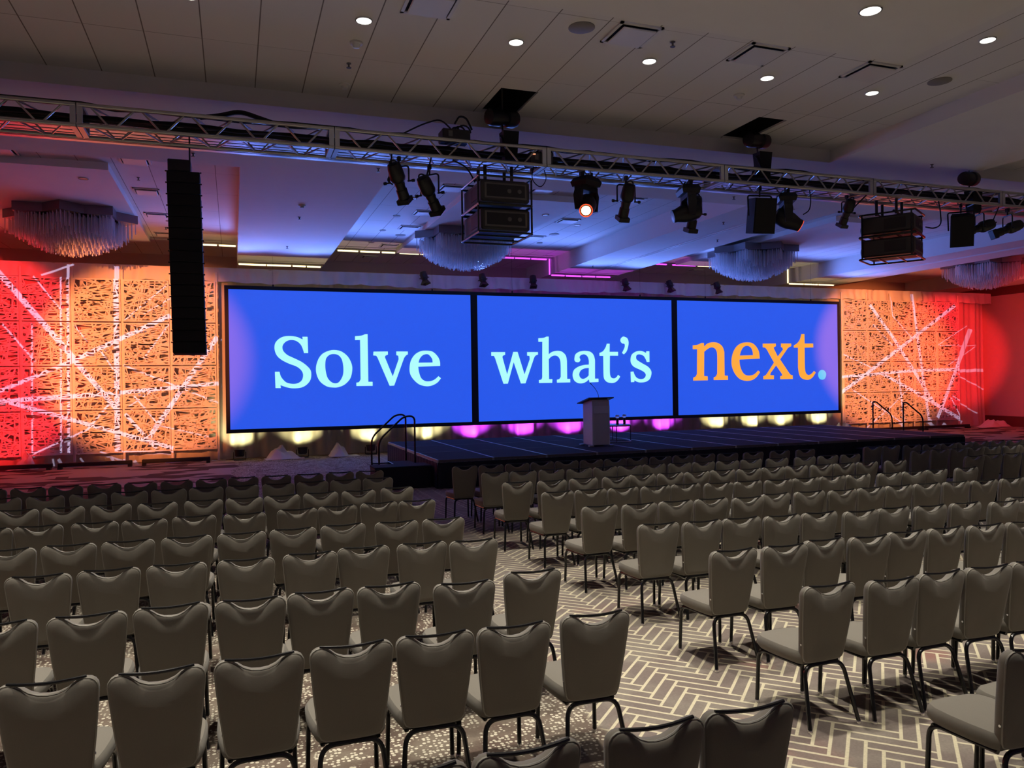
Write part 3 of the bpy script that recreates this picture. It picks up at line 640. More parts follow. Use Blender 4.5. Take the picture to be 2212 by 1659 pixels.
def upright(x, label):
    a = MB(); a.bbox(x - .03, x + .03, 24.43, 24.47, 0, 5.55, .006); a.box(x - .2, x + .2, 24.4, 24.5, 0, .015); tag(a.build('panel_upright', M['lattice']), label, 'post', 'posts holding the lattice panels')
panel_wall([-1.07, -2.32, -3.57, -4.82, -6.07], 'left')
for k in range(6): upright(-.44 - 1.25 * k, 'white post holding the left lattice panels, %s from the screens' % ORD[k + 1])
for k in range(6): upright(22.62 + 1.222 * k, 'white post holding the right lattice panels, %s from the screens' % ORD[k + 1])
panel_wall([23.23, 24.45, 25.67, 26.89, 28.11], 'right')

def heap(x, y, w_, h, label, seed, d=.35):
    rnd = random.Random(seed); n = 22; rings = []
    peak = [(rnd.uniform(-.5, .5) * w_, rnd.uniform(.5, 1.0) * h) for _ in range(3)]
    mb = MB(); vs = []; g = 18
    for i in range(g + 1):
        for j in range(g + 1):
            u, v = i / g * 2 - 1, j / g * 2 - 1
            px, py = u * w_ * .7, v * d
            z = 0
            for (cx, hh) in peak: z = max(z, hh * max(0, 1 - abs(px - cx) / (w_ * .5) - abs(v) * .55))
            z *= 1 + .18 * math.sin(u * 11 + seed) * math.cos(v * 7)
            e = max(abs(u), abs(v)); z *= max(0, 1 - e ** 6)
            vs.append((px + .03 * math.sin(v * 9 + seed), py + .03 * math.sin(u * 8), max(.012, z)))
    mb.add(vs, [(i * (g + 1) + j, (i + 1) * (g + 1) + j, (i + 1) * (g + 1) + j + 1, i * (g + 1) + j + 1) for i in range(g) for j in range(g)])
    o = mb.build('curtain_heap', M['white_cloth'], None, True); o.location = (x, y, 0); tag(o, label, 'cloth', 'bunched curtain ends on the floor')
heap(1.4, 24.1, .8, .5, 'peaked heap of white curtain between the two left floor lights', 3)
heap(3.15, 24.15, .62, .45, 'bunched white curtain left of the stage handrails', 8)
heap(-5.4, 24.22, .5, .5, 'small red lit curtain heap by the floor bar at far left', 5, .15)
heap(30.1, 24.1, 1.3, .45, 'red lit curtain heap in the far right corner', 11)
heap(22.5, 24.25, .7, .45, 'white curtain heap behind the right end of the stage', 14)

# floor light bars in front of the panels
def bar(x0, x1, label, y=23.95):
    t = thing('light_bar', label, 'light bar', ((x0 + x1) / 2, y, 0), 0, 'black floor light bars')
    L = (x1 - x0) / 2
    a = MB(); a.bbox(-L, L, -.05, .05, .06, .17, .012); a.build('housing', M['black'], t)
    for s in (-1, 1):
        a = MB(); a.box(s * L * .94 - .05, s * L * .94 + .05, -.1, .1, 0, .06); a.build('foot', M['black'], t)
bar(-7.6, -4.62, 'long black floor light bar at the left edge', 23.9)
bar(-4.5, -2.68, 'short black floor light bar second from the left edge', 23.9)
bar(-2.44, -.66, 'black floor light bar just left of the screens')
bar(23.4, 26.2, 'black floor light bar behind the right handrails', 24.0)
bar(26.3, 28.75, 'black floor light bar at the far right panels', 24.0)

# LED cans at the foot of the curtain
def par_can(x, y, label):
    t = thing('floor_light', label, 'stage light', (x, y, 0), 0, 'uplights along the curtain')
    a = MB(); a.bbox(-.17, .17, -.14, .14, .0, .025, .008); a.build('base', M['black'], t)
    a = MB(); a.lathe([(0, .1), (.03, .13), (.16, .14), (.2, .15), (.2, .13)], (0, 0, .1), (0, .1, 1), 20); a.build('can', M['black'], t, True)
    a = MB(); a.tube(bend([(-.17, 0, .24), (-.175, 0, .02), (-.1, 0, .02)], .04), .012, 6); a.tube(bend([(.17, 0, .24), (.175, 0, .02), (.1, 0, .02)], .04), .012, 6); a.build('yoke', M['black'], t)
    a = MB(); a.lathe([(0, .0), (.004, .13)], (0, .018, .285), (0, .1, 1), 20); a.build('lens', M['off_lamp'], t)
UPL = ['left of the first white heap, under the screen corner', 'between two white curtain heaps', 'behind the stage handrails', 'first behind the stage, yellow', 'under the first screen joint, purple', 'left of the lectern, purple', 'just left of the lectern, purple',
       'behind the side table, purple', 'under the second screen joint, purple', 'right of the second screen joint, yellow', 'second right of the joint, yellow', 'third right of the joint, yellow', 'under the right screen corner, yellow']
for (x, c_), l in zip(UP, UPL): par_can(x, 24.3, 'black upright floor light ' + l)

# ------------------------------------------------------------------ the three screens and their words
def catmull(s):
    pts = []
    for q in s.split():
        a, b_ = q.strip('*').split(','); pts.append((float(a), float(b_), q.endswith('*')))
    n = len(pts); out = []
    for i in range(n):
        p0, p1, p2, p3 = pts[i - 1], pts[i], pts[(i + 1) % n], pts[(i + 2) % n]
        out.append((p1[0], p1[1]))
        if p1[2] and p2[2]: continue
        if p1[2]: p0 = p1
        if p2[2]: p3 = p2
        for k in range(1, 6):
            t = k / 6
            f_ = lambda a, b_, c_, d: .5 * ((2 * b_) + (-a + c_) * t + (2 * a - 5 * b_ + 4 * c_ - d) * t * t + (-a + 3 * b_ - 3 * c_ + d) * t ** 3)
            out.append((f_(p0[0], p1[0], p2[0], p3[0]), f_(p0[1], p1[1], p2[1], p3[1])))
    return out
def lettering(glyphs, parent, mats_for):
    """flat letters on the screen, one mesh per word"""
    deps = bpy.context.evaluated_depsgraph_get()
    mb = MB()
    for ch, outlines in glyphs.items():
        cu = bpy.data.curves.new('glyph', 'CURVE'); cu.dimensions = '2D'; cu.fill_mode = 'BOTH'; cu.extrude = .002
        for s in outlines:
            pts = catmull(s); sp = cu.splines.new('POLY'); sp.points.add(len(pts) - 1); sp.use_cyclic_u = True
            for p, (a, b_) in zip(sp.points, pts): p.co = (a, b_, 0, 1)
        ob = bpy.data.objects.new('glyph', cu); C.objects.link(ob)
        bpy.context.view_layer.update(); deps = bpy.context.evaluated_depsgraph_get()
        me = bpy.data.meshes.new_from_object(ob.evaluated_get(deps))
        mb.add([(v.co.x, -.006 + v.co.z, v.co.y) for v in me.vertices], [tuple(p.vertices) for p in me.polygons], 1 if ch == 'd' else 0)
        bpy.data.objects.remove(ob); bpy.data.curves.remove(cu); bpy.data.meshes.remove(me)
    o = mb.build('lettering', mats_for, parent)
    return o
SX = [(-.215, 7.23), (7.231, 14.55), (14.551, 21.79)]
Z0, Z1 = .83, 5.075
SL = ['large blue projection screen reading Solve in pale aqua letters', "large blue projection screen reading what's in pale aqua letters", 'large blue projection screen reading next in amber letters']
for k, (x0, x1) in enumerate(SX):
    t = thing('projection_screen', SL[k], 'projection screen', (0, Y_SCREEN, 0), 0, 'row of three projection screens')
    a = MB(); B_ = .11
    a.box(x0, x1, -.012, .08, Z1 - B_, Z1); a.box(x0, x1, -.012, .08, Z0, Z0 + B_)
    a.box(x0, x0 + B_, -.012, .08, Z0 + B_, Z1 - B_); a.box(x1 - B_, x1, -.012, .08, Z0 + B_, Z1 - B_)
    a.build('frame', M['matte_black'], t)
    a = MB(); a.box(x0 + B_, x1 - B_, 0, .01, Z0 + B_, Z1 - B_); a.build('screen_surface', M['screen'], t)
    a = MB(); a.box(x0 + B_, x1 - B_, .012, .03, Z0 + B_, Z1 - B_); a.build('backing', M['matte_black'], t)
    for s in (0, 1):
        a = MB(); xx = x0 + (x1 - x0) * (.18 + .64 * s); a.tube([(xx, .04, Z1), (xx, .04, Z1 + .06)], .022, 6); a.tube([(xx, .04, Z1), (xx, .04, Z_SOFFIT if (.16 < xx < 2.72 or 10.54 < xx < 12.99 or 20.75 < xx) else (Z_PANEL if 4.95 < xx < 7.77 or 15.2 < xx < 18.1 else Z_BAY))], .003, 5); a.build('hanging_eye', M['matte_black'], t)
    lettering(WORDS[k], t, [M['amber'] if k == 2 else M['aqua'], M['sky_dot']])
CHAIRS = {
    ('left', 0): [(0.54, 2.59), (0.97, 2.6), (1.49, 2.6), (1.91, 2.6)],
    ('left', 1): [(-0.8, 3.97), (-0.35, 3.93), (0.1, 3.94), (0.54, 3.95), (0.97, 3.95), (1.4, 3.93), (1.89, 3.95)],
    ('left', 2): [(-1.27, 5.05), (-0.81, 5.04), (-0.37, 5.05), (0.08, 5.02), (0.5, 5.04), (0.93, 5.02), (1.4, 4.89), (1.92, 5.0)],
    ('left', 3): [(-1.3, 6.22), (-0.86, 6.23), (-0.41, 6.21), (0.07, 6.18), (0.54, 6.2), (0.96, 6.26), (1.43, 6.23), (1.85, 6.16)],
    ('left', 4): [(-1.75, 7.33), (-1.31, 7.34), (-0.86, 7.32), (-0.4, 7.31), (0.05, 7.3), (0.49, 7.31), (0.94, 7.33), (1.43, 7.28), (1.88, 7.26)],
    ('left', 5): [(-2.18, 8.46), (-1.76, 8.46), (-1.28, 8.44), (-0.84, 8.4), (-0.39, 8.43), (0.09, 8.38), (0.61, 8.44), (1.03, 8.47), (1.48, 8.51), (1.9, 8.49)],
    ('left', 6): [(-2.21, 9.66), (-1.77, 9.66), (-1.3, 9.64), (-0.82, 9.55), (-0.34, 9.56), (0.1, 9.55), (0.52, 9.56), (0.97, 9.6), (1.42, 9.58), (1.91, 9.66)],
    ('left', 7): [(-2.62, 10.77), (-2.16, 10.75), (-1.7, 10.75), (-1.24, 10.74), (-0.79, 10.74), (-0.35, 10.74), (0.09, 10.73), (0.54, 10.72), (0.98, 10.75), (1.42, 10.75), (1.86, 10.75)],
    ('left', 8): [(-3.0, 11.73), (-2.55, 11.72), (-2.12, 11.73), (-1.66, 11.73), (-1.21, 11.69), (-0.76, 11.69), (-0.31, 11.67), (0.11, 11.68), (0.56, 11.68), (1.01, 11.65), (1.46, 11.68), (1.9, 11.69)],
    ('middle', 0): [(3.6, 2.66), (4.04, 2.72)],
    ('middle', 1): [(3.51, 3.94), (3.98, 3.89), (4.41, 3.91), (4.83, 3.9), (5.25, 3.9), (5.68, 3.89)],
    ('middle', 2): [(3.57, 5.01), (4.03, 4.99), (4.46, 5.05), (4.88, 5.0), (5.31, 5.04), (5.74, 5.03), (6.16, 4.99), (6.59, 4.97), (7.01, 5.0)],
    ('middle', 3): [(3.61, 6.19), (4.04, 6.14), (4.46, 6.13), (4.88, 6.08), (5.31, 6.07), (5.73, 5.98), (6.16, 6.0), (6.58, 5.94), (7.04, 5.93), (7.47, 5.84), (7.89, 5.97), (8.32, 5.86)],
    ('middle', 4): [(3.57, 7.31), (4.01, 7.26), (4.45, 7.26), (4.88, 7.24), (5.3, 7.16), (5.73, 7.25), (6.19, 7.23), (6.61, 7.17), (7.04, 7.18), (7.46, 7.18), (7.89, 7.17), (8.34, 7.15), (8.76, 7.11), (9.22, 7.1), (9.66, 7.11)],
    ('middle', 5): [(3.58, 8.45), (4.01, 8.45), (4.43, 8.42), (4.86, 8.38), (5.28, 8.38), (5.71, 8.3), (6.13, 8.28), (6.56, 8.23), (6.98, 8.22), (7.41, 8.22), (7.83, 8.21), (8.33, 8.17), (8.75, 8.16), (9.17, 8.18), (9.74, 8.18)],
    ('middle', 6): [(3.45, 9.48), (3.92, 9.44), (4.39, 9.47), (4.86, 9.43), (5.28, 9.48), (5.71, 9.45), (6.13, 9.43), (6.56, 9.44), (6.98, 9.4), (7.41, 9.42), (7.83, 9.42), (8.26, 9.38), (8.68, 9.38), (9.11, 9.37), (9.66, 9.35)],
    ('middle', 7): [(3.53, 10.64), (3.95, 10.6), (4.4, 10.61), (4.82, 10.54), (5.25, 10.55), (5.67, 10.55), (6.1, 10.57), (6.52, 10.51), (6.95, 10.51), (7.37, 10.47), (7.83, 10.49), (8.3, 10.44), (8.84, 10.42), (9.3, 10.41), (9.77, 10.41)],
    ('middle', 8): [(3.37, 11.64), (3.8, 11.64), (4.24, 11.64), (4.68, 11.67), (5.1, 11.65), (5.53, 11.61), (5.95, 11.58), (6.38, 11.62), (6.8, 11.56), (7.25, 11.57), (7.68, 11.57), (8.11, 11.51), (8.63, 11.49), (9.2, 11.49), (9.74, 11.47)],
    ('right', 6): [(11.25, 9.3), (11.69, 9.34), (12.11, 9.31), (12.54, 9.32), (12.96, 9.33)],
    ('right', 7): [(11.26, 10.36), (11.72, 10.37), (12.17, 10.38), (12.61, 10.4), (13.03, 10.42), (13.46, 10.37), (13.88, 10.4), (14.31, 10.41)],
    ('right', 8): [(11.21, 11.38), (11.63, 11.36), (12.06, 11.28), (12.48, 11.22), (12.91, 11.23), (13.37, 11.27), (13.79, 11.26), (14.22, 11.24), (14.64, 11.19), (15.07, 11.19), (15.49, 11.17)],
    ('right', 5): [(11.27, 8.1), (11.71, 8.1)],
}
# ------------------------------------------------------------------ stage
SX0, SX1, SY0, SY1, SZ = 3.95, 18.59, 15.66, 21.15, .6
t = thing('stage', 'low black stage of joined deck panels in front of the screens', 'stage', (0, 0, 0))
dw, dd = (SX1 - SX0) / 12, (SY1 - SY0) / 3
rim = MB(); rim_done = False
for i in range(12):
    for j in range(3):
        x0, y0 = SX0 + i * dw, SY0 + j * dd
        a = MB(); g = .004
        a.box(x0 + .022, x0 + dw - .022, y0 + .012, y0 + dd - .012, SZ - .05, SZ - .002, 0)
        for q in ((x0 + g, x0 + .022, y0 + g, y0 + dd - g), (x0 + dw - .022, x0 + dw - g, y0 + g, y0 + dd - g)): a.box(*q, SZ - .06, SZ, 1)
        for q in ((x0 + .022, x0 + dw - .022, y0 + g, y0 + .012), (x0 + .022, x0 + dw - .022, y0 + dd - .012, y0 + dd - g)): a.box(*q, SZ - .06, SZ - .001, 2)
        a.build('deck_panel', [M['stage_top'], M['alu_edge'], M['alu_dull']] if 'alu_dull' in M else [M['stage_top'], M['alu_edge'], M['grey_plastic']], t)
def skirt(p0, p1, z1):
    mb = MB(); p0 = Vector(p0); p1 = Vector(p1); L = (p1 - p0).length; n = max(4, int(L / .04)); d = (p1 - p0) / n; nn = Vector((d.y, -d.x, 0)).normalized()
    vs = []
    for z in (.005, z1):
        for i in range(n + 1):
            q = p0 + d * i + nn * (.012 * math.sin(i * .9) * (1 if z < .1 else .4)); vs.append((q.x, q.y, z))
    mb.add(vs, [(i, i + 1, n + 2 + i, n + 1 + i) for i in range(n)]); return mb
skirt((SX0, SY0 - .015, 0), (SX1, SY0 - .015, 0), SZ - .06).build('front_skirt', M['skirt'], t)
skirt((SX0 - .015, SY1, 0), (SX0 - .015, SY0, 0), SZ - .06).build('side_skirt', M['skirt'], t)
skirt((SX1 + .015, SY0, 0), (SX1 + .015, SY1, 0), SZ - .06).build('side_skirt', M['skirt'], t)
a = MB()
for i in range(13):
    for y in (SY0 + .1, SY0 + dd, SY0 + 2 * dd, SY1 - .1):
        x = min(max(SX0 + i * dw, SX0 + .06), SX1 - .06); a.tube([(x, y, 0), (x, y, SZ - .06)], .025, 6)
a.build('support_legs', M['black'], t)

# black step platform beside the stage and the stairs with handrails
t = thing('step_platform', 'low black skirted platform at the left front corner of the stage', 'platform', (3.28, 16.28, 0))
a = MB(); a.bbox(-.58, .62, -.32, .3, .43, .47, .008); a.build('top', M['step_top'] if 'step_top' in M else M['stage_top'], t)
a = MB(); a.box(-.57, .61, -.31, .29, 0, .43); a.build('skirt', M['skirt'], t)
def rail(pts, r=.021): a = MB(); a.tube(bend(pts, .16, 7), r, 8); return a
t = thing('stage_stairs', 'black stairs with two bent handrails at the left of the stage', 'stairs', (2.9, 17.3, 0))
for i, (x, z) in enumerate(((.02, .2), (.42, .4))):
    a = MB(); a.box(x, x + .5, -.35, .55, z - .04, z, 0); a.box(x, x + .02, -.35, .55, z - .042, z + .002, 1); a.build('tread', [M['stage_top'], M['alu_edge']], t)
for y in (-.38, .58):
    rail([(.06, y, 0), (.06, y, .96), (.62, y, 1.47), (.86, y, 1.47), (.86, y, 0)]).build('handrail', M['gloss_black'], t, True)
    a = MB(); a.tube([(.06, y, .36), (.86, y, .36)], .018, 6); a.tube([(.06, y, .14), (.86, y, .14)], .018, 6); a.build('side_bar', M['gloss_black'], t)
a = MB(); a.tube([(.06, -.38, .1), (.06, .58, .1)], .018, 6); a.tube([(.86, -.38, .1), (.86, .58, .1)], .018, 6); a.build('cross_bar', M['gloss_black'], t)
t = thing('stage_stairs', 'black stairs with two bent handrails at the right end of the stage', 'stairs', (18.63, 18.0, 0))
for i, (x, z) in enumerate(((.05, .4), (.45, .2))):
    a = MB(); a.box(x, x + .45, -.2, .9, z - .04, z, 0); a.box(x + .43, x + .45, -.2, .9, z - .042, z + .002, 1); a.build('tread', [M['stage_top'], M['alu_edge']], t)
for y in (-.23, .93):
    rail([(.04, y, 0), (.04, y, 1.42), (.16, y, 1.42), (.8, y, .98), (.8, y, 0)]).build('handrail', M['gloss_black'], t, True)
    a = MB(); a.tube([(.04, y, .36), (.8, y, .36)], .018, 6); a.tube([(.04, y, .14), (.8, y, .14)], .018, 6); a.build('side_bar', M['gloss_black'], t)
t = thing('step_platform', 'small black step unit at the stage front near the right seats', 'platform', (15.25, 15.3, 0))
a = MB(); a.bbox(-.45, .45, -.3, .3, .37, .4, .008); a.build('top', M['stage_top'], t)
a = MB(); a.box(-.44, .44, -.29, .29, 0, .37); a.build('skirt', M['skirt'], t)

# ------------------------------------------------------------------ lectern, table, glasses
t = thing('lectern', 'white column lectern with slanted dark top and gooseneck microphone on the stage', 'lectern', (8.4, 17.33, SZ))
a = MB(); a.bbox(-.235, .235, -.26, .26, .03, 1.1, .008); a.build('body', M['podium_white'], t)
a = MB(); a.bbox(-.2, .2, -.275, -.255, .79, .97, .004); a.build('front_plaque', M['podium_panel'], t)
a = MB(); a.box(-.235, -.205, -.268, -.255, .03, .98); a.box(.205, .235, -.268, -.255, .03, .98); a.build('edge_strips', M['podium_panel'], t)
a = MB(); v = [(-.34, -.3, 1.165), (.34, -.3, 1.165), (.34, .38, 1.02), (-.34, .38, 1.02)]
a.loft([v, [(x, y, z + .025) for x, y, z in v]]); a.build('reading_top', M['podium_top'], t)
a = MB(); a.box(-.22, .22, -.25, .25, 1.09, 1.13); a.build('neck', M['podium_white'], t)
for sx, sy in ((-1, -1), (1, -1), (-1, 1), (1, 1)):
    a = MB(); a.bbox(sx * .27 - .06, sx * .27 + .06, sy * .26 - .05, sy * .26 + .05, 0, .03, .006); a.build('foot_plate', M['alu_edge'], t)
a = MB(); a.tube(bend([(.02, -.1, 1.14), (.02, -.1, 1.25), (-.03, -.07, 1.38), (-.12, -.02, 1.5)], .2, 6), [.007] * 16 if False else .006, 6)
a.lathe([(0, .008), (.05, .011), (.06, .006)], (-.12, -.02, 1.5), (-.6, .4, .7), 8); a.lathe([(0, .02), (.02, .018)], (.02, -.1, 1.14), (0, 0, 1), 10)
a.build('microphone', M['black'], t, True)
t = thing('side_table', 'small round black wire table with pale top beside the lectern', 'table', (9.37, 18.25, SZ), 0)
a = MB(); a.lathe([(0, .42), (.02, .42)], (0, 0, .425), (0, 0, 1), 32); a.build('table_top', M['podium_panel'], t)
ring = [(.42 * math.cos(q * PI / 16), .42 * math.sin(q * PI / 16)) for q in range(32)]
a = MB(); a.tube([(x, y, .415) for x, y in ring], .012, 6, closed=True); a.build('top_ring', M['black'], t)
a = MB(); a.tube([(x, y, .012) for x, y in ring], .012, 6, closed=True); a.build('base_ring', M['alu_edge'], t)
for q in range(4):
    an = q * PI / 2 - .35; a = MB(); a.tube([(.42 * math.cos(an), .42 * math.sin(an), 0), (.42 * math.cos(an), .42 * math.sin(an), .42)], .011, 6); a.build('leg', M['black'], t)
for x, y, l in ((9.33, 18.0, 'dark bottle with a round clear glass on its neck, nearer the lectern'), (9.6, 18.13, 'dark bottle with a round clear glass on its neck, farther from lectern')):
    t = thing('water_bottle', l, 'bottle', (x, y, SZ + .445), 0, 'bottles on the side table')
    a = MB(); a.lathe([(0, .036), (.13, .036), (.16, .02), (.175, .02)], (0, 0, 0), (0, 0, 1), 16); a.build('bottle_body', M['gloss_black'], t, True)
    a = MB(); a.lathe([(.165, .03), (.19, .05), (.22, .055), (.25, .045), (.26, .035)], (0, 0, 0), (0, 0, 1), 16); a.build('glass_bowl', M['glass'], t, True)

# ------------------------------------------------------------------ hanging truss
TY0, TY1, TZ0, TZ1 = 10.35, 10.83, 5.30, 5.54
TX = [-7.68, -4.69, -1.70, 1.288, 4.282, 7.29, 10.26, 13.27, 16.27, 19.26]
t = thing('lighting_truss', 'long silver box truss hung across the room under the ceiling', 'truss', (0, 0, 0))
for i in range(len(TX) - 1):
    x0, x1 = TX[i] + .006, TX[i + 1] - .006
    a = MB()
    for y in (TY0, TY1):
        for z in (TZ0, TZ1): a.tube([(x0, y, z), (x1, y, z)], .025, 10)
    s = a.build('truss_section', M['alu'], t, True)
    for x in (x0 + .03, x1 - .03):
        a = MB(); h = .03
        for y in (TY0, TY1): a.box(x - h, x + h, y - .02, y + .02, TZ0 - .02, TZ1 + .02)
        for z in (TZ0, TZ1): a.box(x - h, x + h, TY0, TY1, z - .02, z + .02)
        a.build('end_plate', M['alu_edge'], s)
    a = MB(); n = 5; L = (x1 - x0 - .2) / n
    for k in range(n):
        xa = x0 + .1 + k * L; g = .03
        for y in (TY0, TY1):
            a.tube([(xa + g, y, TZ1), (xa + L / 2 - g, y, TZ0)], .0125, 6, cap=False); a.tube([(xa + L / 2 + g, y, TZ0), (xa + L - g, y, TZ1)], .0125, 6, cap=False)
        for z in (TZ0, TZ1):
            a.tube([(xa + g, TY0, z), (xa + L / 2 - g, TY1, z)], .0125, 6, cap=False); a.tube([(xa + L / 2 + g, TY1, z), (xa + L - g, TY0, z)], .0125, 6, cap=False)
    a.build('bracing', M['alu'], s, True)

# cables lying along the truss
t = thing('cable_bundle', 'thick black cable bundle lying along the top of the truss', 'cables', (0, 0, 0))
rc = random.Random(3)
for k in range(7):
    pts = []; y = TY0 + .06 + .055 * k; zt = TZ1 - .06 - .015 * (k % 3) if k > 1 else TZ1 + .03
    x = -7.6
    while x < 19.2:
        pts.append((x, y + rc.uniform(-.02, .02), zt + rc.uniform(-.018, .018))); x += .35
    a = MB(); a.tube(pts, .016 + .008 * (k % 2), 6); a.build('cable', M['matte_black'], t, True)
def loop_cable(pts, label, r=.011):
    a = MB(); a.tube(bend(pts, .25, 5), r, 6); o = a.build('power_cable', M['matte_black'], None, True); tag(o, label, 'cable'); return o
loop_cable([(-.35, 10.5, 5.57), (-.1, 10.5, 5.62), (.12, 10.5, 5.7), (.38, 10.5, 5.63), (.6, 10.5, 5.57)], 'arched black cable on the truss above the line array', .03)
loop_cable([(2.2, 10.42, 5.58), (2.5, 10.42, 5.75), (2.75, 10.45, 5.85), (2.9, 10.45, 5.72)], 'arched thin cable left of the distribution box on the truss')
loop_cable([(2.95, 10.45, 5.8), (3.02, 10.45, 5.92), (3.12, 10.45, 5.9), (3.2, 10.45, 5.74)], 'short cable loop over the distribution box on the truss', .014)
loop_cable([(2.05, 10.37, 5.32), (2.06, 10.6, 5.05), (2.02, 10.6, 4.98), (2.1, 10.6, 4.93)], 'black cable dropping to the first hanging spotlight')
loop_cable([(2.6, 10.37, 5.32), (2.58, 10.6, 5.1), (2.55, 10.6, 4.98)], 'black cable dropping to the second hanging spotlight')
loop_cable([(2.9, 10.4, 5.28), (3.1, 10.4, 5.2), (3.22, 10.5, 5.08), (3.25, 10.5, 5.02)], 'black cable sagging to the centre projectors')
loop_cable([(4.1, 10.37, 5.32), (4.1, 10.5, 5.12), (4.25, 10.5, 5.0), (4.35, 10.5, 5.15), (4.3, 10.5, 5.3)], 'thin cable loop right of the centre projectors', .007)
loop_cable([(8.95, 10.37, 5.32), (9.1, 10.5, 5.15), (9.15, 10.6, 5.0), (9.02, 10.6, 4.93)], 'cable loop right of the lower right moving head', .009)
loop_cable([(11.75, 10.37, 5.32), (11.95, 10.5, 5.16), (11.97, 10.5, 4.9), (11.8, 10.5, 4.82), (11.6, 10.5, 4.84)], 'black cable curling right of the right projectors')
loop_cable([(10.2, 10.37, 5.32), (10.1, 10.6, 5.12), (9.98, 10.6, 4.98)], 'black cable dropping to the small spotlight left of right projectors')
loop_cable([(13.25, 10.37, 5.32), (13.32, 10.6, 5.0), (13.2, 10.6, 4.9)], 'black cable between the two far right spotlights')

def dist_box(x, y, z, w_, h, label):
    t = thing('distribution_box', label, 'electrical box', (x, y, z))
    a = MB(); a.bbox(-w_, w_, -.13, .13, 0, h, .012); a.build('case', M['black'], t)
    a = MB(); a.box(-w_ * .6, -w_ * .3, -.14, -.13, h * .3, h * .8); a.build('socket_panel', M['grey_plastic'], t)
    for k in range(3):
        a = MB(); a.tube(arc((w_ * (.1 + .3 * k), 0, h), .06 + .02 * k, 0, PI, 8, (1, 0, 0), (0, 0, 1)), .012, 6); a.build('cable_tail', M['matte_black'], t, True)
dist_box(2.97, 10.55, 5.565, .2, .16, 'black distribution box on top of the truss left of the hoist')
dist_box(4.22, 10.5, 5.325, .18, .17, 'black control box with red indicator inside the truss, right of centre hoist')
a = MB(); a.box(4.06, 4.12, 10.355, 10.368, 5.45, 5.46); o = a.build('indicator_light', M['led_red']); tag(o, 'tiny red indicator on the control box inside the truss', 'light')

def hoist(x, y, z, ztop, label):
    t = thing('chain_hoist', label, 'hoist', (x, y, z), 0, 'black chain hoists')
    R = Matrix.Rotation(.35, 4, 'Z').to_3x3(); ax = R @ Vector((1, 0, .12))
    a = MB(); a.lathe([(-.26, .07), (-.25, .11), (-.2, .125), (-.06, .125), (-.05, .105), (.05, .105), (.06, .13), (.2, .13), (.25, .11), (.26, .07)], (0, 0, 0), ax, 18); a.build('motor_body', M['black'], t, True)
    a = MB(); a.tube([(0, 0, .1), (0, 0, ztop - z)], .009, 6); a.build('chain', M['grey_plastic'], t)
    a = MB(); a.tube(bend([(0, 0, -.1), (.0, 0, -.2), (.07, 0, -.25), (.0, 0, -.3), (-.04, 0, -.26)], .06), .014, 6); a.build('hook', M['black'], t, True)
    a = MB(); q = .12
    r0 = [(-q, -q * .8, -.2), (q, -q * .8, -.2), (q, q * .8, -.2), (-q, q * .8, -.2)]; r1 = [(x_ * .75, y_ * .75, -.62) for x_, y_, _ in r0]
    a.loft([r1, r0]); v = [p for p in a.v]; a.v = [(px + .1, py, pz) for px, py, pz in v]; a.build('chain_bag', M['matte_black'], t)
    a = MB(); a.tube([(0, 0, -.28), (-.05, -.2, TZ1 - z)], .02, 6); a.tube([(0, 0, -.28), (.05, .22, TZ1 - z)], .02, 6); a.build('sling', M['matte_black'], t)
hoist(3.70, 10.58, 6.0, 7.3, 'black chain hoist hanging from the ceiling opening above the centre projectors')
hoist(8.1, 10.58, 6.08, 7.3, 'black chain hoist hanging from the ceiling opening at right')
hoist(12.75, 10.58, 5.8, 5.95, 'black chain hoist at the beam edge above the right speaker')

# ------------------------------------------------------------------ hanging fixtures
def clamp(mb, z1=-.09):
    mb.bbox(-.025, .025, -.035, .035, -.02, .05, .008); mb.tube([(0, 0, 0), (0, 0, z1)], .014, 8)
def ellipsoidal(x, y, z, aim, label, drop=.3, s=1.0):
    t = thing('profile_spotlight', label, 'stage light', (x, y, z), 0, 'hanging profile spotlights')
    aim = Vector(aim).normalized(); h = Vector((aim.x, aim.y, 0)); h = h.normalized() if h.length > .05 else Vector((0, 1, 0)); sd = Vector((h.y, -h.x, 0))
    a = MB(); clamp(a); a.build('clamp', M['black'], t)
    c0 = Vector((0, 0, -drop)); w_ = .15 * s
    a = MB(); a.tube(bend([c0 + sd * w_, Vector((0, 0, -.09)) + sd * w_, Vector((0, 0, -.09)) - sd * w_, c0 - sd * w_], .05), .012, 6); a.build('yoke', M['black'], t, True)
    a = MB()
    for q in (-1, 1): a.lathe([(0, .012), (.06, .012), (.065, .022), (.1, .022), (.105, .01)], c0 + sd * q * w_ * .9, sd * q, 8)
    a.build('lock_knob', M['black'], t)
    a = MB(); a.lathe([(-.27, .05), (-.26, .085), (-.2, .1), (-.06, .108), (-.02, .095), (.0, .075), (.05, .072)], c0, aim, 18)
    u = sd.cross(aim)
    a.tube(arc(c0 - aim * .26, .055, 0, PI, 8, sd, -aim), .011, 6); a.build('lamp_housing', M['black'], t, True)
    a = MB(); a.lathe([(.03, .066), (.1, .066), (.11, .078), (.25, .08), (.26, .072)], c0, aim, 18); a.build('lens_barrel', M['black'], t, True)
    a = MB(); a.lathe([(.24, .125), (.3, .125), (.31, .11)], c0, aim, 4, sq=True); a.build('color_frame', M['black'], t)
    if s != 1: t.scale = (s, s, s)
    return t
ZC = TZ0 - .03
ellipsoidal(2.185, TY0 + .24, ZC, (.38, .45, -.8), 'black profile spotlight hanging on the truss, first right of line array')
ellipsoidal(2.615, TY0 + .24, ZC - .08, (.5, .45, -.74), 'black profile spotlight hanging just left of the centre projectors', .36)
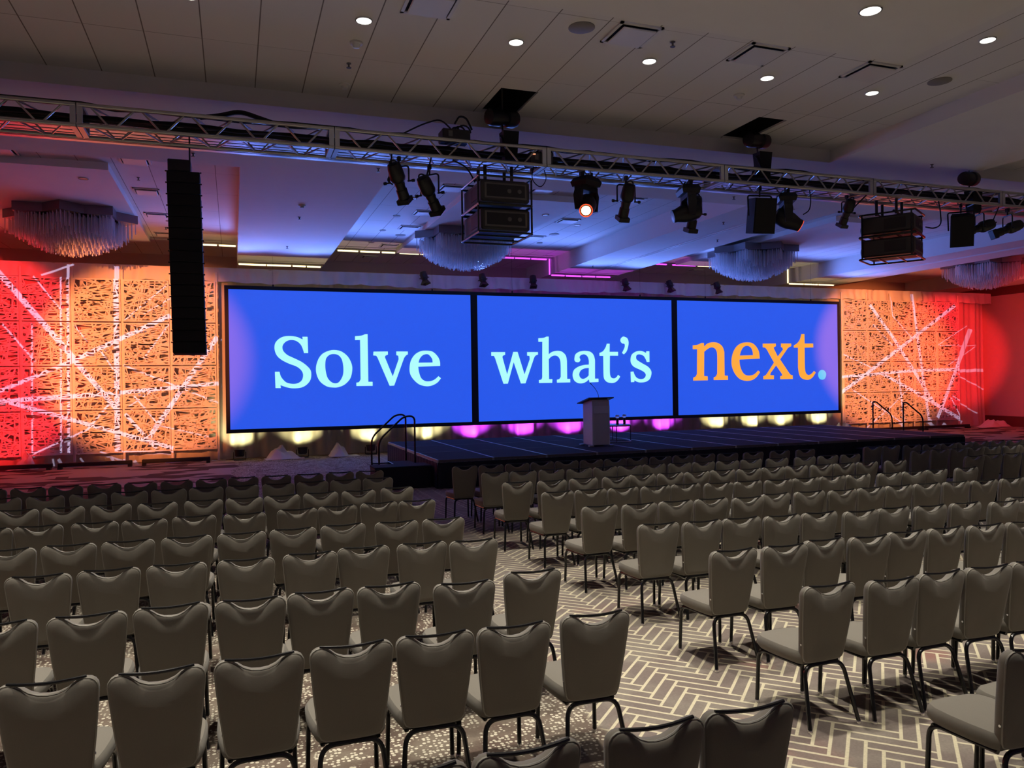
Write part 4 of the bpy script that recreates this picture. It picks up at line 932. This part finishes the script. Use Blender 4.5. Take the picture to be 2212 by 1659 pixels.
ellipsoidal(5.69, TY0 + .24, ZC, (.02, .5, -.85), 'black profile spotlight hanging right of the lit moving head', .34)
ellipsoidal(7.08, TY1 + .06, ZC, (.0, .35, -.93), 'black profile spotlight half hidden behind a moving head', .38)
ellipsoidal(9.93, TY0 + .24, ZC, (.0, .5, -.85), 'small black spotlight hanging left of the right projectors', .3, .85)
ellipsoidal(13.08, TY0 + .3, ZC, (-.86, .35, -.3), 'black profile spotlight hanging just right of the right speaker', .34)
ellipsoidal(13.72, TY0 + .24, ZC, (-.86, .35, -.34), 'black profile spotlight hanging farthest right on the truss', .34)

def moving_head(x, y, z, aim, yaw, lens, label):
    t = thing('moving_head', label, 'stage light', (x, y, z), 0, 'moving head lights on the truss')
    R = Matrix.Rotation(yaw, 4, 'Z'); sd = R.to_3x3() @ Vector((1, 0, 0)); aim = Vector(aim).normalized()
    a = MB()
    for q in (-.1, .1):
        p = sd * q; a.bbox(p.x - .03, p.x + .03, p.y - .04, p.y + .04, -.03, .06, .008)
    a.build('clamps', M['black'], t)
    a = MB(R); a.loft([[(-.14, -.12, -.03), (.14, -.12, -.03), (.14, .12, -.03), (-.14, .12, -.03)], [(-.19, -.15, -.1), (.19, -.15, -.1), (.19, .15, -.1), (-.19, .15, -.1)], [(-.17, -.13, -.17), (.17, -.13, -.17), (.17, .13, -.17), (-.17, .13, -.17)]][::-1]); a.build('base', M['black'], t)
    a = MB(R)
    def arm(s):
        return [[(s * .13, -.06, -.19), (s * .2, -.06, -.22), (s * .2, .06, -.22), (s * .13, .06, -.19)], [(s * .16, -.07, -.3), (s * .22, -.07, -.3), (s * .22, .07, -.3), (s * .16, .07, -.3)], [(s * .165, -.05, -.52), (s * .21, -.05, -.52), (s * .21, .05, -.52), (s * .165, .05, -.52)]]
    a.box(-.19, .19, -.07, .07, -.24, -.17)
    for s in (-1, 1): r = arm(s); a.loft(r if s < 0 else r)
    a.build('yoke', M['black'], t)
    c0 = Vector((0, 0, -.44))
    a = MB(); a.lathe([(-.2, .05), (-.19, .1), (-.14, .135), (-.02, .15), (.08, .14), (.2, .105), (.26, .1), (.262, .085)], c0, aim, 20); a.build('head', M['black'], t, True)
    a = MB(); a.lathe([(.255, .086), (.262, .07), (.264, .0)], c0, aim, 20); a.build('lens', lens, t, True)
    if lens is not M['off_lamp']:
        a = MB(); a.lathe([(.258, .1), (.268, .1), (.268, .086), (.258, .086)], c0, aim, 20, cap=False); a.build('lens_ring', M['lens_rim'], t, True)
    return t
moving_head(5.02, TY0 + .24, ZC, (-.42, -.82, -.52), .45, M['lens_hot'], 'moving head light with a glowing orange lens facing the seats')
moving_head(6.79, TY0 + .24, ZC, (-.93, .3, -.26), 1.3, M['off_lamp'], 'dark moving head light with its head turned to the left')
moving_head(8.66, TY0 + .24, ZC, (.82, -.35, -.46), 1.1, M['lens_warm'], 'dark moving head light turned right with a dim orange lens')
moving_head(-3.3, TY0 + .24, ZC, (0, .98, -.2), 0, M['off_lamp'], 'moving head light beyond the left edge of the photo')
moving_head(14.8, TY0 + .24, ZC, (.6, .78, -.2), 0, M['off_lamp'], 'moving head light beyond the right edge of the photo')

def hung_speaker(x, y, z, rz, tilt, label):
    t = thing('loudspeaker', label, 'speaker', (x, y, z), rz, 'hanging loudspeakers')
    Rt = Matrix.Translation((0, 0, -.43)) @ Matrix.Rotation(tilt, 4, 'X')
    a = MB(Rt); r0 = [(-.19, -.17, -.28), (.19, -.17, -.28), (.13, .19, -.28), (-.13, .19, -.28)]; r1 = [(x_, y_, .28) for x_, y_, _ in r0]
    a.loft([r0, r1]); a.build('cabinet', M['matte_black'], t)
    a = MB(Rt); a.bbox(-.18, .18, -.185, -.168, -.27, .27, .006); a.build('grille', M['grille'], t)
    a = MB(); a.tube(bend([(-.2, 0, -.43), (-.21, 0, -.1), (.21, 0, -.1), (.2, 0, -.43)], .04), .014, 6); a.build('bracket', M['black'], t, True)
    a = MB(); clamp(a, -.12); a.build('clamp', M['black'], t)
hung_speaker(8.11, TY0 + .2, ZC, -.15, .18, 'black loudspeaker hanging left of the lower right moving head')
hung_speaker(12.5, TY0 + .2, ZC, -.75, .3, 'black loudspeaker hanging at a tilt right of the right projectors')

# two stacks of projectors in tube cages
def projector(x, y, z, rz, label, top):
    t = thing('projector', label, 'projector', (x, y, z), rz, 'stacked projectors in tube cages')
    w_, d, h = .36, .42, .15
    a = MB(); a.bbox(-w_, w_, -d, d, -h, h, .025); a.build('housing', M['proj'], t)
    a = MB(); a.bbox(-w_ * .86, w_ * .86, -d - .012, -d + .01, -h * .72, h * .72, .006)
    a.build('rear_panel', M['grey_plastic'], t)
    a = MB(); a.box(-w_ * .78, w_ * .78, -d - .016, -d - .01, -h * .55, h * .55); a.build('vent_grille', M['black'], t)
    for q in (.05, .2):
        a = MB(); a.lathe([(0, .03), (.006, .03)], (q, -d - .022, 0), (0, 1, 0), 12); a.build('socket', M['grey_plastic'], t)
    for s in (-1, 1):
        a = MB(); a.box(s * w_ - .008, s * w_ + .008, -d * .7, d * .1, -h * .6, h * .6); a.build('side_vent', M['black'], t)
    a = MB(); a.lathe([(0, .09), (.1, .09), (.12, .07)], (.1, d - .01, 0), (0, 1, 0), 16); a.build('lens', M['black'], t, True)
    a = MB(); W2, D2, H2 = w_ + .035, d + .035, h + .04
    for zz in (-H2, H2):
        a.tube(bend([(-W2, -D2, zz), (W2, -D2, zz), (W2, D2, zz), (-W2, D2, zz), (-W2, -D2, zz)], .08), .016, 6)
    for sx in (-1, 1):
        for sy in (-1, 1): a.tube([(sx * W2, sy * (D2 - .06), -H2), (sx * W2, sy * (D2 - .06), H2)], .014, 6)
    a.tube([(-W2, -D2 + .3, H2), (W2, -D2 + .3, H2)], .014, 6); a.tube([(-W2, D2 - .3, H2), (W2, D2 - .3, H2)], .014, 6)
    a.tube([(-W2, -D2 + .3, -H2), (W2, -D2 + .3, -H2)], .014, 6); a.tube([(-W2, D2 - .3, -H2), (W2, D2 - .3, -H2)], .014, 6)
    a.build('cage', M['gloss_black'], t, True)
    if top:
        a = MB()
        for sx in (-.2, .2):
            a.tube([(sx, -.12, H2), (sx, -.12, TZ0 - z - .02)], .025, 8); a.tube([(sx, .2, H2), (sx, .2, TZ0 - z - .02)], .025, 8)
        a.tube([(-W2, -.12, H2 + .02), (W2, -.12, H2 + .02)], .02, 6); a.build('hanger', M['black'], t, True)
M['proj'] = mat('projector_case', (.035, .033, .032), .35)
projector(3.6, 10.62, 4.85, 0, 'upper black projector of the centre stack under the truss', True)
projector(3.6, 10.62, 4.46, 0, 'lower black projector of the centre stack under the truss', False)
projector(10.95, 10.62, 4.83, .55, 'upper black projector of the right stack under the truss', True)
projector(10.95, 10.62, 4.44, .55, 'lower black projector of the right stack under the truss', False)

# line array
t = thing('line_array', 'tall black hanging line array of sixteen speaker boxes at left', 'loudspeaker array', (-.65, 12.5, 5.35))
a = MB(); a.bbox(-.21, .1, -.18, .2, 0, .17, .01); a.build('rigging_frame', M['black'], t)
a = MB(); a.tube([(.08, .05, .1), (.08, .05, Z_SOFFIT - 5.35)], .013, 6); a.build('hanging_rod', M['black'], t)
H_ = .1675; ang = 0; p = Vector((0, 0, 0))
for k in range(16):
    a = MB(); a.bbox(-.225, .225, -.19, .2, -H_ + .004, -.004, .008)
    m = Matrix.Translation(p) @ Matrix.Rotation(ang, 4, 'X')
    a.v = [tuple(m @ Vector(q)) for q in a.v]; o = a.build('speaker_box', M['matte_black'], t)
    for s in (-1, 1): a = MB(m); a.box(s * .235 - .012, s * .235 + .012, -.17, -.14, -.016, .0); a.build('rigging_pin', M['black'], o)
    p = p + Matrix.Rotation(ang, 3, 'X') @ Vector((0.0035, 0, -H_)); ang -= .004
t_la = t

# six small lights on the curtain pipe
def pipe_light(x, yaw, label):
    t = thing('barndoor_light', label, 'stage light', (x, 24.3, 5.69), yaw, 'small lights along the curtain top')
    a = MB(); a.tube([(0, .3, -.02), (0, 0, -.02)], .02, 8); a.bbox(-.03, .03, -.03, .03, -.06, .05, .006); a.build('side_arm', M['black'], t)
    a = MB(); a.lathe([(-.16, .06), (-.15, .1), (-.05, .12), (.06, .115), (.1, .09), (.12, .085)], (0, -.03, -.1), (.12, -.25, -.95), 14); a.build('can', M['black'], t, True)
    a = MB(); a.lathe([(.12, .09), (.25, .17), (.26, .165), (.13, .08)], (0, -.03, -.1), (.12, -.25, -.95), 4, sq=True); a.build('barn_doors', M['black'], t)
    a = MB(); a.lathe([(.0, .08), (.02, .17), (.03, .165)], (0, -.03, -.12), (.12, -.25, -.95), 4, sq=True); a.build('top_flap', M['black'], t)
for (x, yw), l in zip(((5.76, .2), (7.73, -.2), (9.52, -.7), (12.96, .1), (14.75, .0), (16.73, .3)), ('above the right part of the first screen', 'above the joint of first and second screens', 'above the left part of the middle screen', 'above the right part of the middle screen', 'above the joint of second and third screens', 'above the left part of the third screen')):
    pipe_light(x, yw, 'small black barndoor light on the valance ' + l)

# ------------------------------------------------------------------ chairs
def back_outline():
    half = [(0, .832), (.04, .836), (.075, .851), (.105, .875), (.13, .890), (.152, .896), (.175, .893), (.192, .882), (.203, .864), (.2055, .84), (.199, .76), (.185, .62), (.168, .48), (.161, .43), (.15, .408), (.13, .397), (.09, .393), (0, .391)]
    r = [(x, z) for x, z in half]; l = [(-x, z) for x, z in half[1:-1]][::-1]
    return r + l
def make_chair():
    t = thing('banquet_chair', None, 'chair')
    lean = lambda z: (.89 - z) * .15
    OUT = back_outline()
    def ring(sc, y, bulge=0):
        return [(x * sc, y + lean(z) , .63 + (z - .63) * sc) for x, z in OUT]
    a = MB()
    a.loft([ring(.5, -.034), ring(.84, -.031), ring(.95, -.027), ring(.985, -.02), ring(1, -.008), ring(1, .008), ring(.985, .024), ring(.93, .036), ring(.75, .044), ring(.4, .048)], 0)
    pts = [(x * .992, -.017 + lean(z), .63 + (z - .63) * .992) for x, z in OUT]
    a.tube(pts, .0048, 5, 1, closed=True)
    for s in (-1, 1): a.lathe([(0, .008), (.006, .007)], (s * .172, lean(.52) - .006, .52), (s, 0, 0), 8, 2)
    a.build('backrest', [M['fabric'], M['piping'], M['chrome']], t, True)
    # seat: rounded trapezoid cushion
    def seat_ring(sc, z, dy=0):
        o = []
        pl = [(-.16, .06), (-.178, .09), (-.196, .2), (-.206, .32), (-.204, .42), (-.182, .475), (-.13, .503), (0, .51), (.13, .503), (.182, .475), (.204, .42), (.206, .32), (.196, .2), (.178, .09), (.16, .06), (0, .055)]
        return [(x * sc, .28 + (y - .28) * sc + dy, z + .012 * (1 - (y - .05) / .46) * 0) for x, y in pl]
    a = MB(); a.loft([seat_ring(.86, .383), seat_ring(.95, .388), seat_ring(.992, .405), seat_ring(1, .43), seat_ring(.985, .452), seat_ring(.94, .467), seat_ring(.8, .476), seat_ring(.45, .481)], 0)
    a.build('seat', M['fabric'], t, True)
    a = MB(); a.tube([(-.158, -.012, .898), (-.11, -.022, .8955), (-.05, -.028, .892), (0, -.03, .891), (.05, -.028, .892), (.11, -.022, .8955), (.158, -.012, .898)], .0085, 8); a.build('grab_handle', M['gloss_black'], t, True)
    def foot(mb, x, y): mb.lathe([(0, .015), (.018, .0155), (.024, .013)], (x, y, 0), (0, 0, 1), 8, 1)
    for s in (-1, 1):
        a = MB(); a.tube(bend([(0, .06, .378), (s * .15, .055, .378), (s * .192, -.04, .015)], .075, 6), .0135, 8); foot(a, s * .192, -.04); a.build('leg', [M['gloss_black'], M['chrome']], t, True)
    for s in (-1, 1):
        a = MB(); a.tube(bend([(s * .14, .09, .372), (s * .182, .455, .372), (s * .19, .47, .015)], .075, 6), .0135, 8); foot(a, s * .19, .47); a.build('leg', [M['gloss_black'], M['chrome']], t, True)
    a = MB(); a.box(-.15, .15, .1, .42, .366, .386); a.tube([(-.19, .43, .368), (.19, .43, .368)], .011, 6); a.build('seat_frame', M['black'], t)
    return t
proto = make_chair(); first = True
rj = random.Random(11)
NAMES = {'left': 'left block', 'middle': 'middle block', 'right': 'right block'}
for (blk, row), lst in CHAIRS.items():
    ls = sorted(lst, reverse=(blk == 'left'))
    for k, (x, y) in enumerate(ls):
        o = proto if first else copy_tree(proto); first = False
        o.location = (x, y, 0); o.rotation_euler = (0, 0, rj.uniform(-.05, .03) - (.03 if blk == 'left' and k == 0 else 0))
        o['label'] = 'taupe banquet chair, %s, %s row from the stage, %s seat in from the aisle' % (NAMES[blk], ORD[9 - row], ORD[k + 1])
        o['group'] = 'taupe banquet chairs in rows'
